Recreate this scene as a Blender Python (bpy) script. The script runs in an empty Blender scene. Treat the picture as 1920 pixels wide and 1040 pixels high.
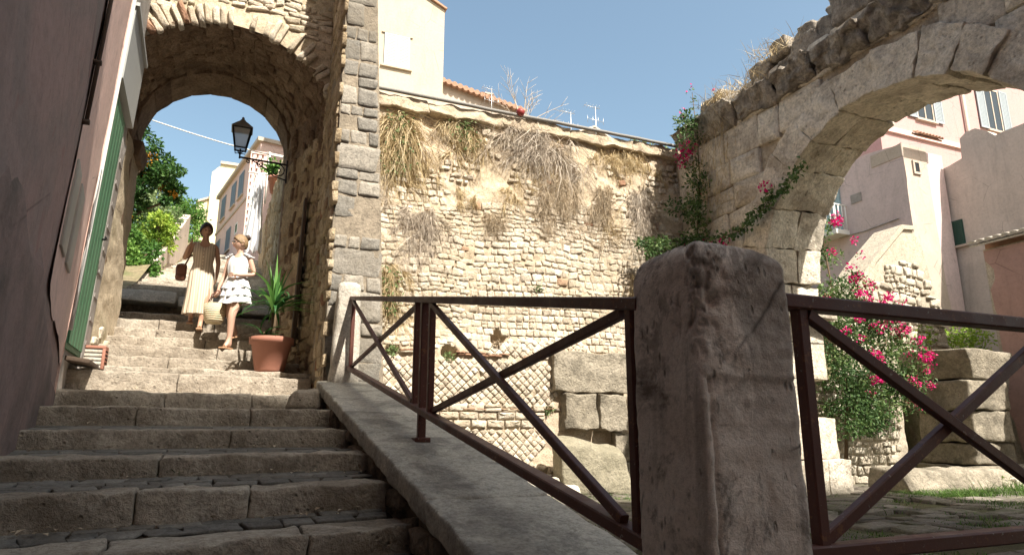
import bpy, math, random
from math import sin, cos, pi, radians, sqrt, atan2, hypot
from mathutils import Vector, Matrix, noise as mnoise

S = bpy.context.scene
COL = S.collection
RND = random.Random(7)

# ------------------------------------------------------------------ helpers
def nz(x, y, z=0.0):
    return mnoise.noise(Vector((x, y, z)))

def fb(x, y, z=0.0, o=4):
    a, s, r = 1.0, 1.0, 0.0
    for _ in range(o):
        r += a * mnoise.noise(Vector((x * s + 3.1, y * s + 7.7, z * s + 1.3)))
        a *= 0.5; s *= 2.1
    return r

class MB:
    def __init__(self):
        self.v = []; self.f = []; self.m = []; self.t = []; self.sm = []
    def vert(self, p, t=(0.5, 0, 0)):
        self.v.append((p[0], p[1], p[2])); self.t.append(t); return len(self.v) - 1
    def face(self, idx, m=0, s=True):
        self.f.append(tuple(idx)); self.m.append(m); self.sm.append(s)
    def build(self, name, mats, parent=None):
        me = bpy.data.meshes.new(name)
        me.from_pydata(self.v, [], self.f)
        if not isinstance(mats, (list, tuple)): mats = [mats]
        for m in mats: me.materials.append(m)
        me.polygons.foreach_set('material_index', self.m)
        me.polygons.foreach_set('use_smooth', self.sm)
        a = me.attributes.new('tone', 'FLOAT_COLOR', 'POINT')
        fl = []
        for t in self.t: fl += [t[0], t[1], t[2], 1.0]
        a.data.foreach_set('color', fl)
        me.update()
        o = bpy.data.objects.new(name, me)
        COL.objects.link(o)
        if parent: o.parent = parent
        return o

def tag(o, label=None, cat=None, group=None, kind=None):
    if label: o['label'] = label
    if cat: o['category'] = cat
    if group: o['group'] = group
    if kind: o['kind'] = kind
    return o

def empty(name, loc=(0, 0, 0), rz=0.0):
    o = bpy.data.objects.new(name, None)
    o.empty_display_size = 0.2
    COL.objects.link(o); o.location = loc; o.rotation_euler = (0, 0, rz)
    return o

def part(name, mb, mats, root):
    """child mesh given in world coordinates under a root that stands somewhere (no rotation)"""
    l = root.location
    mb.v = [(p[0] - l[0], p[1] - l[1], p[2] - l[2]) for p in mb.v]
    return mb.build(name, mats, root)

def sub(name, mb, mats, parent, root):
    l = root.location
    mb.v = [(p[0] - l[0], p[1] - l[1], p[2] - l[2]) for p in mb.v]
    return mb.build(name, mats, parent)

def solid(name, mb, mats):
    """single mesh top-level thing with its origin at its base"""
    n = len(mb.v)
    cx = sum(p[0] for p in mb.v) / n; cy = sum(p[1] for p in mb.v) / n; cz = min(p[2] for p in mb.v)
    mb.v = [(p[0] - cx, p[1] - cy, p[2] - cz) for p in mb.v]
    o = mb.build(name, mats); o.location = (cx, cy, cz)
    return o

def lerp3(a, b, t): return (a[0] + (b[0] - a[0]) * t, a[1] + (b[1] - a[1]) * t, a[2] + (b[2] - a[2]) * t)

def rblock(mb, h, n=(4, 4, 4), bev=0.02, amp=0.0, sc=4.0, tone=None, m=0, seed=0.0, smooth=True):
    """rounded noisy hexahedron; h = 8 corners: index = i + 2*j + 4*k (i along a, j along b, k along c)"""
    def tri(a, b, c):
        p = [0, 0, 0]
        for k in range(8):
            w = (a if k & 1 else 1 - a) * (b if k & 2 else 1 - b) * (c if k & 4 else 1 - c)
            for q in range(3): p[q] += w * h[k][q]
        return p
    def dist(i, j): return sqrt(sum((h[i][q] - h[j][q]) ** 2 for q in range(3)))
    L = (max(.01, (dist(0, 1) + dist(6, 7)) / 2), max(.01, (dist(0, 2) + dist(5, 7)) / 2), max(.01, (dist(0, 4) + dist(3, 7)) / 2))
    bev = min(bev, min(L) * 0.45)
    tone = tone or (RND.random(), 0, 0)
    cache = {}
    def params(nn, Lx):
        b = bev / Lx
        if nn <= 1 and bev <= 0: return [0, 1]
        r = [0, b * 0.3, b] + [b + (1 - 2 * b) * i / max(1, nn) for i in range(1, nn)] + [1 - b, 1 - b * 0.3, 1]
        return r
    pa = [params(n[i], L[i]) for i in range(3)]
    def put(a, b, c):
        key = (round(a, 5), round(b, 5), round(c, 5))
        if key in cache: return cache[key]
        q = [a * L[0], b * L[1], c * L[2]]
        inn = [min(max(q[i], bev), L[i] - bev) for i in range(3)]
        d = [q[i] - inn[i] for i in range(3)]
        l = sqrt(d[0] ** 2 + d[1] ** 2 + d[2] ** 2)
        if l > 1e-9: q = [inn[i] + d[i] / l * min(l, bev) for i in range(3)]
        p = tri(q[0] / L[0], q[1] / L[1], q[2] / L[2])
        if amp:
            x, y, z = p[0] * sc + seed, p[1] * sc, p[2] * sc
            p = [p[0] + amp * fb(x, y, z, 3), p[1] + amp * fb(x + 31, y, z, 3), p[2] + amp * fb(x, y + 57, z, 3)]
        cache[key] = mb.vert(p, tone)
        return cache[key]
    for ax in range(3):
        u, w = (ax + 1) % 3, (ax + 2) % 3
        for side in (0, 1):
            for i in range(len(pa[u]) - 1):
                for j in range(len(pa[w]) - 1):
                    q = []
                    for (ii, jj) in ((i, j), (i + 1, j), (i + 1, j + 1), (i, j + 1)):
                        pr = [0, 0, 0]; pr[ax] = side; pr[u] = pa[u][ii]; pr[w] = pa[w][jj]
                        q.append(put(*pr))
                    if len(set(q)) < 3: continue
                    if not side: q.reverse()
                    mb.face(q, m, smooth)

def hexbox(x0, x1, y0, y1, z0, z1):
    return [((x1 if k & 1 else x0), (y1 if k & 2 else y0), (z1 if k & 4 else z0)) for k in range(8)]

def box(mb, x0, x1, y0, y1, z0, z1, m=0, tone=(0.5, 0, 0)):
    hexa(mb, hexbox(x0, x1, y0, y1, z0, z1), m, tone)

def hexa(mb, h, m=0, tone=(0.5, 0, 0)):
    i = [mb.vert(p, tone) for p in h]
    for q in ((0, 2, 3, 1), (4, 5, 7, 6), (0, 1, 5, 4), (2, 6, 7, 3), (0, 4, 6, 2), (1, 3, 7, 5)):
        mb.face([i[k] for k in q], m, False)

def prism(mb, poly, mapf, d0, d1, m=0, tone=(0.5, 0, 0)):
    """poly in (u,v) extruded between depth d0 and d1; mapf(u,v,d)"""
    a = [mb.vert(mapf(u, v, d0), tone) for u, v in poly]
    b = [mb.vert(mapf(u, v, d1), tone) for u, v in poly]
    n = len(poly)
    mb.face(a[::-1], m, False); mb.face(b, m, False)
    for i in range(n):
        j = (i + 1) % n
        mb.face((a[i], a[j], b[j], b[i]), m, False)

def sheet(mb, fn, nu, nv, tone=(0.5, 0, 0), m=0, tonef=None):
    base = len(mb.v)
    for j in range(nv + 1):
        for i in range(nu + 1):
            p = fn(i / nu, j / nv)
            mb.vert(p, tonef(i / nu, j / nv, p) if tonef else tone)
    for j in range(nv):
        for i in range(nu):
            a = base + j * (nu + 1) + i
            mb.face((a, a + 1, a + nu + 2, a + nu + 1), m)

def tube(mb, pts, r, n=8, m=0, tone=(0.5, 0, 0), closed=False):
    rings = []
    N = len(pts)
    rad = r if isinstance(r, (list, tuple)) else [r] * N
    for i, p in enumerate(pts):
        p = Vector(p)
        a = Vector(pts[max(0, i - 1)]); b = Vector(pts[min(N - 1, i + 1)])
        t = (b - a).normalized() if (b - a).length > 1e-9 else Vector((0, 0, 1))
        up = Vector((0, 0, 1)) if abs(t.z) < 0.95 else Vector((1, 0, 0))
        s = t.cross(up).normalized(); u = s.cross(t)
        rings.append([mb.vert(p + (s * cos(2 * pi * k / n) + u * sin(2 * pi * k / n)) * rad[i], tone) for k in range(n)])
    for i in range(N - 1):
        for k in range(n):
            mb.face((rings[i][k], rings[i][(k + 1) % n], rings[i + 1][(k + 1) % n], rings[i + 1][k]), m)
    mb.face(rings[0][::-1], m, False); mb.face(rings[-1], m, False)

def lathe(mb, prof, c=(0, 0, 0), n=32, m=0, tone=(0.5, 0, 0), rf=None):
    rings = []
    for (r, z) in prof:
        rings.append([mb.vert((c[0] + r * (rf(k / n, z) if rf else 1) * cos(2 * pi * k / n), c[1] + r * (rf(k / n, z) if rf else 1) * sin(2 * pi * k / n), c[2] + z), tone) for k in range(n)])
    for i in range(len(prof) - 1):
        for k in range(n):
            mb.face((rings[i][k], rings[i][(k + 1) % n], rings[i + 1][(k + 1) % n], rings[i + 1][k]), m)

def beam(mb, p0, p1, w, h, side=None, m=0, tone=(0.5, 0, 0), ch=0.12):
    """bar with chamfered rectangular section: w along side, h along the third axis"""
    p0, p1 = Vector(p0), Vector(p1)
    t = (p1 - p0).normalized()
    s = Vector(side) if side else t.cross(Vector((0, 0, 1)))
    s = (s - t * s.dot(t)).normalized(); u = s.cross(t).normalized()
    c = ch * min(w, h)
    sec = [(w / 2, h / 2 - c), (w / 2 - c, h / 2), (-w / 2 + c, h / 2), (-w / 2, h / 2 - c), (-w / 2, -h / 2 + c), (-w / 2 + c, -h / 2), (w / 2 - c, -h / 2), (w / 2, -h / 2 + c)]
    A = [mb.vert(p0 + s * a + u * b, tone) for a, b in sec]; B = [mb.vert(p1 + s * a + u * b, tone) for a, b in sec]
    for k in range(8):
        mb.face((A[k], A[(k + 1) % 8], B[(k + 1) % 8], B[k]), m, False)
    mb.face(A[::-1], m, False); mb.face(B, m, False)

def stone1(mb, mapf, cu, cv, w, h, H, rnd, tone, rot=0.0, ex=3.5, npt=12, m=0, rough=.07, flat=False):
    """one squared or rough stone: jittered quad with cut corners, broken flat face"""
    cr, sr = cos(rot), sin(rot)
    j = rough * 1.25
    U = rnd.uniform
    cs = [(a + U(-j, j), b + U(-j, j)) for a, b in ((-1, -1), (1, -1), (1, 1), (-1, 1))]
    cut0 = min(.42, .5 / ex + rough * .6)
    poly = []
    for k in range(4):
        p, q, r = cs[k], cs[(k - 1) % 4], cs[(k + 1) % 4]
        c1, c2 = cut0 * U(.35, 1.2) * .5, cut0 * U(.35, 1.2) * .5
        poly.append((p[0] + (q[0] - p[0]) * c1, p[1] + (q[1] - p[1]) * c1))
        poly.append((p[0] * .985 + (q[0] + r[0] - 2 * p[0]) * (c1 + c2) * .16, p[1] * .985 + (q[1] + r[1] - 2 * p[1]) * (c1 + c2) * .16))
        poly.append((p[0] + (r[0] - p[0]) * c2, p[1] + (r[1] - p[1]) * c2))
        e = U(.42, .58); bl = 1 + U(-1, .6) * rough * .6
        poly.append(((p[0] + (r[0] - p[0]) * e) * bl, (p[1] + (r[1] - p[1]) * e) * bl))
    n = len(poly)
    tu, tv = U(-.45, .45), U(-.45, .45)
    prof = [(1.0, -.9), (.985, .35), (.93, .82), (.55, 1.0)] if not flat else [(1.0, -.9), (.99, .6), (.96, .92), (.55, 1.0)]
    rings = []
    for (sc, hh) in prof:
        ring = []
        for x, y in poly:
            x, y = x * sc * w / 2, y * sc * h / 2
            hz = H * (hh + (tu * x / w + tv * y / h if hh > 0 else 0)) + (U(-.16, .16) * H if hh > .3 else 0)
            ring.append(mb.vert(mapf(cu + x * cr - y * sr, cv + x * sr + y * cr, hz), tone))
        rings.append(ring)
    c = mb.vert(mapf(cu + U(-.1, .1) * w, cv + U(-.1, .1) * h, H * (1.0 + U(-.15, .15))), tone)
    for i in range(3):
        for k in range(n):
            mb.face((rings[i][k], rings[i][(k + 1) % n], rings[i + 1][(k + 1) % n], rings[i + 1][k]), m, i != 1)
    for k in range(n):
        mb.face((rings[3][k], rings[3][(k + 1) % n], c), m)

def rubble(mb, u0, u1, v0, v1, mapf, hr=(.12, .2), wr=(.15, .32), gap=.02, H=.05, mask=None, seed=1, wav=.05, ex=3.5, brick=0.0, rough=.08, skip=0.0, m=0, flat=False, tonef=None):
    rnd = random.Random(seed)
    v = v0
    while v < v1:
        h = rnd.uniform(*hr)
        u = u0 - rnd.random() * wr[0]
        while u < u1:
            w = rnd.uniform(*wr)
            hh = h
            cu, cv = u + w / 2, v + h / 2 + wav * fb(u * .9 + seed, v * .6, 0, 2)
            split = w < wr[0] * 1.25 and rnd.random() < .25
            if (mask is None or mask(cu, cv)) and rnd.random() >= skip and u0 - .02 <= cu - w * .3 and cu + w * .3 <= u1 + .02:
                tn = rnd.random()
                tone = (tn, 1.0 if rnd.random() < brick else 0.0, rnd.random())
                if tonef: tone = tonef(cu, cv, tone)
                Hs = H * rnd.uniform(.55, 1.25)
                if split:
                    stone1(mb, mapf, cu, cv - hh * .25, w - gap, hh * .5 - gap * .8, Hs, rnd, tone, rnd.uniform(-.05, .05), ex, rough=rough, m=m, flat=flat)
                    stone1(mb, mapf, cu, cv + hh * .25, w - gap, hh * .5 - gap * .8, Hs * .8, rnd, (rnd.random(), tone[1], 0), rnd.uniform(-.05, .05), ex, rough=rough, m=m, flat=flat)
                else:
                    stone1(mb, mapf, cu, cv, w - gap, hh - gap, Hs, rnd, tone, rnd.uniform(-1, 1) * (.03 + rough * .9), ex, rough=rough, m=m, flat=flat)
            u += w
        v += h

def leaf(mb, p, d, up, L, W, tone, m=0, fold=.25):
    d = d.normalized(); s = d.cross(up)
    if s.length < 1e-4: s = Vector((1, 0, 0))
    s.normalize(); n = s.cross(d)
    a = mb.vert(p, tone); b = mb.vert(p + d * L * .45 + s * W * .5 + n * fold * W, tone)
    c = mb.vert(p + d * L, tone); e = mb.vert(p + d * L * .45 - s * W * .5 + n * fold * W, tone)
    mb.face((a, b, c), m, False); mb.face((a, c, e), m, False)

def rdir(rnd, down=0.0):
    z = rnd.uniform(-1, 1); a = rnd.uniform(0, 2 * pi); r = sqrt(1 - z * z)
    v = Vector((r * cos(a), r * sin(a), z - down)); return v.normalized()

def leafcloud(mb, clumps, per, L, rnd, flower=0.0, down=.15, m=0, fl_m=0, fl_L=None, shell=.5):
    """clumps = [(x,y,z,rx,ry,rz)]"""
    for (x, y, z, rx, ry, rz) in clumps:
        cb = rnd.uniform(.15, .85)
        isf = rnd.random() < flower
        for _ in range(per):
            d = rdir(rnd); rr = rnd.random() ** shell
            p = Vector((x + d.x * rx * rr, y + d.y * ry * rr, z + d.z * rz * rr))
            dd = (d * .7 + rdir(rnd, down) * .9)
            l = L * rnd.uniform(.6, 1.3)
            fl = isf and rnd.random() < .8
            if fl:
                leaf(mb, p, dd, rdir(rnd), (fl_L or L) * rnd.uniform(.7, 1.2), (fl_L or L) * .8, (rnd.random(), 1.0, 0), fl_m)
            else:
                leaf(mb, p, dd, rdir(rnd), l, l * .55, (min(1, max(0, cb + rnd.uniform(-.3, .3))), 0, 0), m)

def strand(mb, pts, w, tone, rnd, m=0):
    s = Vector((rnd.uniform(-1, 1), rnd.uniform(-1, 1), rnd.uniform(-.3, .3))).normalized()
    prev = None
    n = len(pts)
    for i, p in enumerate(pts):
        ww = w * (1 - .75 * i / (n - 1))
        a = mb.vert(Vector(p) - s * ww / 2, tone); b = mb.vert(Vector(p) + s * ww / 2, tone)
        if prev: mb.face((prev[0], prev[1], b, a), m, False)
        prev = (a, b)

# ------------------------------------------------------------------ materials
class NT:
    def __init__(self, name):
        self.mat = bpy.data.materials.new(name); self.mat.use_nodes = True
        self.t = self.mat.node_tree; self.b = self.t.nodes['Principled BSDF']
        self.tc = self.t.nodes.new('ShaderNodeTexCoord')
    def n(self, ty, **k):
        x = self.t.nodes.new(ty)
        for a, b in k.items(): setattr(x, a, b)
        return x
    def l(self, a, b): self.t.links.new(a, b)
    def geo(self):
        if not hasattr(self, '_g'): self._g = self.n('ShaderNodeNewGeometry')
        return self._g.outputs['Position']
    def noise(self, sc, det=6, rough=.6, dist=0.0, stretch=None):
        x = self.n('ShaderNodeTexNoise')
        x.inputs['Scale'].default_value = sc; x.inputs['Detail'].default_value = det
        x.inputs['Roughness'].default_value = rough; x.inputs['Distortion'].default_value = dist
        if stretch:
            mp = self.n('ShaderNodeMapping'); mp.inputs['Scale'].default_value = stretch
            self.l(self.geo(), mp.inputs['Vector']); self.l(mp.outputs['Vector'], x.inputs['Vector'])
        else: self.l(self.geo(), x.inputs['Vector'])
        return x.outputs['Fac']
    def vor(self, sc, feature='F1', rnd=1.0, stretch=None):
        x = self.n('ShaderNodeTexVoronoi', feature=feature)
        x.inputs['Scale'].default_value = sc; x.inputs['Randomness'].default_value = rnd
        if stretch:
            mp = self.n('ShaderNodeMapping'); mp.inputs['Scale'].default_value = stretch
            self.l(self.geo(), mp.inputs['Vector']); self.l(mp.outputs['Vector'], x.inputs['Vector'])
        else: self.l(self.geo(), x.inputs['Vector'])
        return x.outputs['Distance']
    def ramp(self, f, stops):
        x = self.n('ShaderNodeValToRGB'); e = x.color_ramp.elements
        while len(e) > 1: e.remove(e[0])
        e[0].position = stops[0][0]; c = stops[0][1]; e[0].color = (c[0], c[1], c[2], 1) if isinstance(c, tuple) else (c, c, c, 1)
        for p, c in stops[1:]:
            q = e.new(p); q.color = (c[0], c[1], c[2], 1) if isinstance(c, tuple) else (c, c, c, 1)
        self.l(f, x.inputs['Fac']); return x.outputs['Color']
    def mix(self, f, a, b, mode='MIX'):
        x = self.n('ShaderNodeMix', data_type='RGBA', blend_type=mode)
        if isinstance(f, (int, float)): x.inputs[0].default_value = f
        else: self.l(f, x.inputs[0])
        for s, i in ((a, 6), (b, 7)):
            if isinstance(s, tuple): x.inputs[i].default_value = (s[0], s[1], s[2], 1)
            else: self.l(s, x.inputs[i])
        return x.outputs[2]
    def math(self, op, a, b=None, clamp=False):
        x = self.n('ShaderNodeMath', operation=op, use_clamp=clamp)
        for i, s in enumerate((a, b)):
            if s is None: continue
            if isinstance(s, (int, float)): x.inputs[i].default_value = s
            else: self.l(s, x.inputs[i])
        return x.outputs[0]
    def tone(self):
        a = self.n('ShaderNodeAttribute', attribute_name='tone')
        s = self.n('ShaderNodeSeparateColor'); self.l(a.outputs['Color'], s.inputs[0]); return s.outputs
    def bump(self, hs):
        """hs = [(height socket, strength, distance)] chained"""
        prev = None
        for h, st, d in hs:
            b = self.n('ShaderNodeBump'); b.inputs['Strength'].default_value = st; b.inputs['Distance'].default_value = d
            self.l(h, b.inputs['Height'])
            if prev: self.l(prev, b.inputs['Normal'])
            prev = b.outputs['Normal']
        self.l(prev, self.b.inputs['Normal'])
    def color(self, c):
        if isinstance(c, tuple): self.b.inputs['Base Color'].default_value = (c[0], c[1], c[2], 1)
        else: self.l(c, self.b.inputs['Base Color'])
    def rough(self, v): self.b.inputs['Roughness'].default_value = v

def stone_mat(name, cols, mortar=(.42, .34, .23), brick=(.36, .21, .14), stain=None, stain_amt=.6, stain_sc=1.2, fine=40, bstr=.5, bd=.01, pits=0.0, pit_sc=25, streak=None, var=.5, rough=.92):
    N = NT(name)
    t = N.tone()
    n1 = N.noise(6, 8, .65)
    f = N.math('ADD', N.math('MULTIPLY', t[0], 1 - var), N.math('MULTIPLY', n1, var))
    k = len(cols)
    c = N.ramp(f, [(.2 + .6 * i / (k - 1), cols[i]) for i in range(k)])
    c = N.mix(N.math('GREATER_THAN', t[1], .75), c, brick)
    g = N.math('MULTIPLY', N.math('GREATER_THAN', t[1], .25), N.math('LESS_THAN', t[1], .75))
    mm = N.mix(n1, tuple(x * .75 for x in mortar), tuple(min(1, x * 1.25) for x in mortar))
    c = N.mix(g, c, mm)
    fine_n = N.noise(fine, 8, .7)
    c = N.mix(.85, c, N.ramp(fine_n, [(.28, .42), (.5, .95), (.72, 1.25)]), 'MULTIPLY')
    mid = N.noise(fine * .28, 6, .7, .3)
    c = N.mix(.7, c, N.ramp(mid, [(.3, .55), (.5, 1.0), (.7, 1.18)]), 'MULTIPLY')
    if stain:
        sn = N.noise(stain_sc, 7, .68, .4)
        c = N.mix(N.math('MULTIPLY', N.ramp(sn, [(.48, 0.0), (.62, 1.0)]), stain_amt), c, stain)
    if streak:
        st = N.noise(3, 6, .6, 0, (4.0, 4.0, .35))
        c = N.mix(N.math('MULTIPLY', N.ramp(st, [(.5, 0.0), (.68, 1.0)]), streak[1]), c, streak[0])
    hs = [(fine_n, min(1, bstr * 1.4), bd * 1.3), (mid, min(1, bstr * 1.2), bd * 3)]
    if pits:
        v = N.vor(pit_sc); pm = N.ramp(v, [(.0, 0.0), (.22, 1.0)])
        gate = N.ramp(N.noise(pit_sc * .35, 3), [(.5, 1.0), (.6, 0.0)])
        pp = N.math('MAXIMUM', pm, gate)
        c = N.mix(N.math('MULTIPLY', N.math('SUBTRACT', 1.0, pp), pits), c, (.07, .055, .04))
        hs.append((pp, .8, .02))
    N.color(c); N.rough(rough); N.b.inputs['Specular IOR Level'].default_value = .2
    N.bump(hs)
    return N.mat

def plain(name, c, rough=.6, metal=0.0, var=.12, sc=8, bump=.15, spec=.4):
    N = NT(name)
    n1 = N.noise(sc, 6, .6)
    N.color(N.mix(n1, tuple(x * (1 - var) for x in c), tuple(min(1, x * (1 + var)) for x in c)))
    N.rough(rough); N.b.inputs['Metallic'].default_value = metal; N.b.inputs['Specular IOR Level'].default_value = spec
    if bump: N.bump([(N.noise(sc * 5, 6, .6), bump, .01)])
    return N.mat

def plaster(name, c, stain=(.2, .17, .15), amt=.5, sc=.8, streak=.3, bump=.35, var=.15, spots=None):
    N = NT(name)
    n1 = N.noise(2.2, 8, .65)
    k = N.mix(n1, tuple(x * (1 - var) for x in c), tuple(min(1, x * (1 + var)) for x in c))
    k = N.mix(N.math('MULTIPLY', N.ramp(N.noise(sc, 8, .68, .6), [(.44, 0.0), (.66, 1.0)]), amt), k, stain)
    k = N.mix(.6, k, N.ramp(N.noise(14, 9, .75), [(.3, .7), (.5, 1.0), (.7, 1.12)]), 'MULTIPLY')
    k = N.mix(N.math('MULTIPLY', N.ramp(N.noise(1.1, 8, .7, .5, (2.2, 2.2, .4)), [(.5, 0.0), (.75, 1.0)]), streak), k, tuple(x * .6 for x in stain))
    ck = N.ramp(N.vor(1.1, 'DISTANCE_TO_EDGE'), [(.0, 1.0), (.012, 0.0)])
    k = N.mix(N.math('MULTIPLY', N.math('MULTIPLY', ck, N.ramp(N.noise(.9, 3), [(.5, 0.0), (.58, 1.0)])), .7), k, tuple(x * .35 for x in c))
    if spots:
        k = N.mix(N.math('MULTIPLY', N.ramp(N.noise(1.7, 5, .5, .8), [(.6, 0.0), (.63, 1.0)]), spots[1]), k, spots[0])
    N.color(k); N.rough(.93); N.b.inputs['Specular IOR Level'].default_value = .15
    N.bump([(N.noise(30, 8, .7), bump, .008), (N.noise(5, 5, .6), bump, .03)])
    return N.mat

def leaf_mat(name, cols, flower=(.6, .02, .22), trans=.25):
    N = NT(name); t = N.tone()
    c = N.ramp(t[0], [(i / (len(cols) - 1), cols[i]) for i in range(len(cols))])
    c = N.mix(t[1], c, flower)
    N.color(c); N.rough(.55); N.b.inputs['Specular IOR Level'].default_value = .3
    tr = N.n('ShaderNodeBsdfTranslucent'); mx = N.n('ShaderNodeMixShader'); mx.inputs[0].default_value = trans
    N.l(c, tr.inputs['Color']); N.l(N.b.outputs[0], mx.inputs[1]); N.l(tr.outputs[0], mx.inputs[2])
    N.l(mx.outputs[0], N.t.nodes['Material Output'].inputs['Surface'])
    return N.mat

M = {}
M['rubble'] = stone_mat('rubble_limestone', [(.46, .39, .31), (.55, .475, .385), (.62, .55, .455), (.69, .63, .545)], mortar=(.55, .455, .345), stain=(.40, .325, .225), stain_amt=.55, stain_sc=.9, fine=45, pits=.4, pit_sc=30)
M['tower'] = stone_mat('grey_block_stone', [(.205, .193, .172), (.255, .238, .212), (.31, .284, .247), (.38, .346, .298)], mortar=(.32, .27, .21), stain=(.19, .165, .13), stain_amt=.6, fine=40, var=.35)
M['gate'] = stone_mat('gate_rubble', [(.44, .37, .28), (.56, .48, .38), (.64, .58, .49)], mortar=(.56, .47, .35), stain=(.33, .31, .2), stain_amt=.4, fine=45)
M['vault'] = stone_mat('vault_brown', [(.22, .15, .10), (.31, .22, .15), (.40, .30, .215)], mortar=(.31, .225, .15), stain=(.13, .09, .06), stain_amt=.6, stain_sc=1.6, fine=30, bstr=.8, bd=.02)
M['jamb'] = stone_mat('jamb_ochre', [(.38, .295, .19), (.52, .415, .28), (.62, .52, .385)], mortar=(.52, .41, .265), stain=(.30, .22, .14), stain_amt=.6, stain_sc=1.4, fine=30, bstr=.7, bd=.02)
M['arch'] = stone_mat('arch_limestone', [(.58, .505, .41), (.72, .645, .54), (.78, .715, .62)], mortar=(.5, .42, .32), stain=(.22, .17, .13), stain_amt=.55, stain_sc=1.3, fine=22, bstr=.6, bd=.02, pits=.7, pit_sc=9, var=.65)
M['cornice'] = stone_mat('cornice_weathered', [(.30, .265, .225), (.48, .42, .355), (.64, .58, .50)], mortar=(.34, .26, .19), stain=(.15, .13, .11), stain_amt=.65, stain_sc=2.8, fine=25, bstr=.8, bd=.03, var=.8, streak=((.09, .08, .07), .55))
M['step'] = stone_mat('step_stone', [(.31, .265, .215), (.43, .375, .31), (.53, .475, .40)], mortar=(.3, .25, .2), stain=(.17, .135, .10), stain_amt=.6, stain_sc=2.2, fine=35, bstr=.7, bd=.012, pits=.5, pit_sc=18, var=.6)
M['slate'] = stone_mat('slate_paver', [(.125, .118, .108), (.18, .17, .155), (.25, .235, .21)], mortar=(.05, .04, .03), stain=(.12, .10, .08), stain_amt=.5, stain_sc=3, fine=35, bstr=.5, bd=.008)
M['coping'] = stone_mat('coping_stone', [(.37, .345, .295), (.48, .45, .39), (.57, .535, .47)], stain=(.15, .138, .125), stain_amt=.65, stain_sc=2.6, fine=55, bstr=.5, bd=.008, var=.75)
M['parapet'] = stone_mat('parapet_rubble', [(.20, .155, .115), (.28, .225, .17), (.38, .31, .24)], mortar=(.22, .17, .12), stain=(.08, .06, .045), stain_amt=.6, stain_sc=2, fine=30, bstr=.8, bd=.02)
M['block'] = stone_mat('ruin_block', [(.24, .21, .165), (.34, .30, .24), (.43, .385, .32)], mortar=(.30, .23, .15), stain=(.13, .115, .09), stain_amt=.8, stain_sc=1.5, fine=25, bstr=.6, bd=.02, pits=.6, pit_sc=12, var=.7)
M['boulder'] = stone_mat('boulder_stone', [(.22, .20, .145), (.31, .28, .21), (.38, .345, .27)], stain=(.24, .22, .16), stain_amt=.6, stain_sc=2, fine=30, bstr=.6, bd=.02, var=.8)
M['white_stone'] = stone_mat('pale_post_stone', [(.48, .43, .36), (.56, .51, .44), (.64, .60, .53)], stain=(.36, .33, .29), stain_amt=.5, stain_sc=4, fine=50, var=.8)
M['cobble'] = stone_mat('cobble_stone', [(.11, .095, .08), (.18, .16, .135), (.27, .24, .21)], mortar=(.1, .09, .05), stain=(.09, .10, .045), stain_amt=.5, stain_sc=2, fine=30, bstr=.6, bd=.015)
def post_mat():
    N = NT('post_travertine')
    n1 = N.noise(5, 8, .7)
    c = N.ramp(n1, [(.25, (.60, .515, .45)), (.5, (.76, .675, .60)), (.75, (.80, .735, .665))])
    fine = N.noise(60, 8, .7)
    c = N.mix(.6, c, N.ramp(fine, [(.3, .5), (.5, 1.0), (.7, 1.12)]), 'MULTIPLY')
    st = N.noise(2.6, 8, .72, .5)
    c = N.mix(N.math('MULTIPLY', N.ramp(st, [(.53, 0.0), (.60, 1.0)]), .8), c, (.10, .08, .068))
    sk = N.noise(4.2, 7, .68, .2, (2.2, 2.2, .28))
    c = N.mix(N.math('MULTIPLY', N.ramp(sk, [(.54, 0.0), (.66, 1.0)]), .45), c, (.20, .165, .145))
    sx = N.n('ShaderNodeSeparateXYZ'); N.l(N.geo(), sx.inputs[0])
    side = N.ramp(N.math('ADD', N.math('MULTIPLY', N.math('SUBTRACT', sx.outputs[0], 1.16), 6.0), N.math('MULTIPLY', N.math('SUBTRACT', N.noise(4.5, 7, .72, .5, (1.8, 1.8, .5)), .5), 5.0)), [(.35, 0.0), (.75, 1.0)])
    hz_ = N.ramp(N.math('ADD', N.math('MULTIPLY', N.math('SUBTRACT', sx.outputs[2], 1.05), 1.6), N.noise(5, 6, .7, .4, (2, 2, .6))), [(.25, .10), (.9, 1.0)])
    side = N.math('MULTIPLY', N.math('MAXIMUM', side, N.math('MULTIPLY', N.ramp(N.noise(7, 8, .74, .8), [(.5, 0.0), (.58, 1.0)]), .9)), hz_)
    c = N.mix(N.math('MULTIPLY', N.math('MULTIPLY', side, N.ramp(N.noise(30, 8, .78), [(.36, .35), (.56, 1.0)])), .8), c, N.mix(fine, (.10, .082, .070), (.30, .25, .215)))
    ckp = N.ramp(N.vor(2.3, 'DISTANCE_TO_EDGE', 1.0, (1, 1, .8)), [(.0, 1.0), (.010, 0.0)])
    c = N.mix(N.math('MULTIPLY', N.math('MULTIPLY', ckp, N.ramp(N.noise(2.1, 3), [(.47, 0.0), (.53, 1.0)])), .8), c, (.05, .04, .035))
    comb = N.noise(7, 5, .7, 0, (1.5, 1.5, 26.0))
    pv = N.vor(34, stretch=(1.0, 1.0, .45)); gate = N.ramp(N.noise(7, 3), [(.5, 1.0), (.58, 0.0)])
    pp = N.math('MAXIMUM', N.ramp(pv, [(.06, 0.0), (.26, 1.0)]), gate)
    c = N.mix(N.math('MULTIPLY', N.math('SUBTRACT', 1.0, pp), .75), c, (.05, .04, .035))
    N.color(c); N.rough(.9); N.b.inputs['Specular IOR Level'].default_value = .2
    N.bump([(comb, .16, .005), (fine, .9, .006), (N.noise(22, 7, .75), .6, .012), (pp, .8, .012)])
    return N.mat
M['post'] = post_mat()
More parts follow.
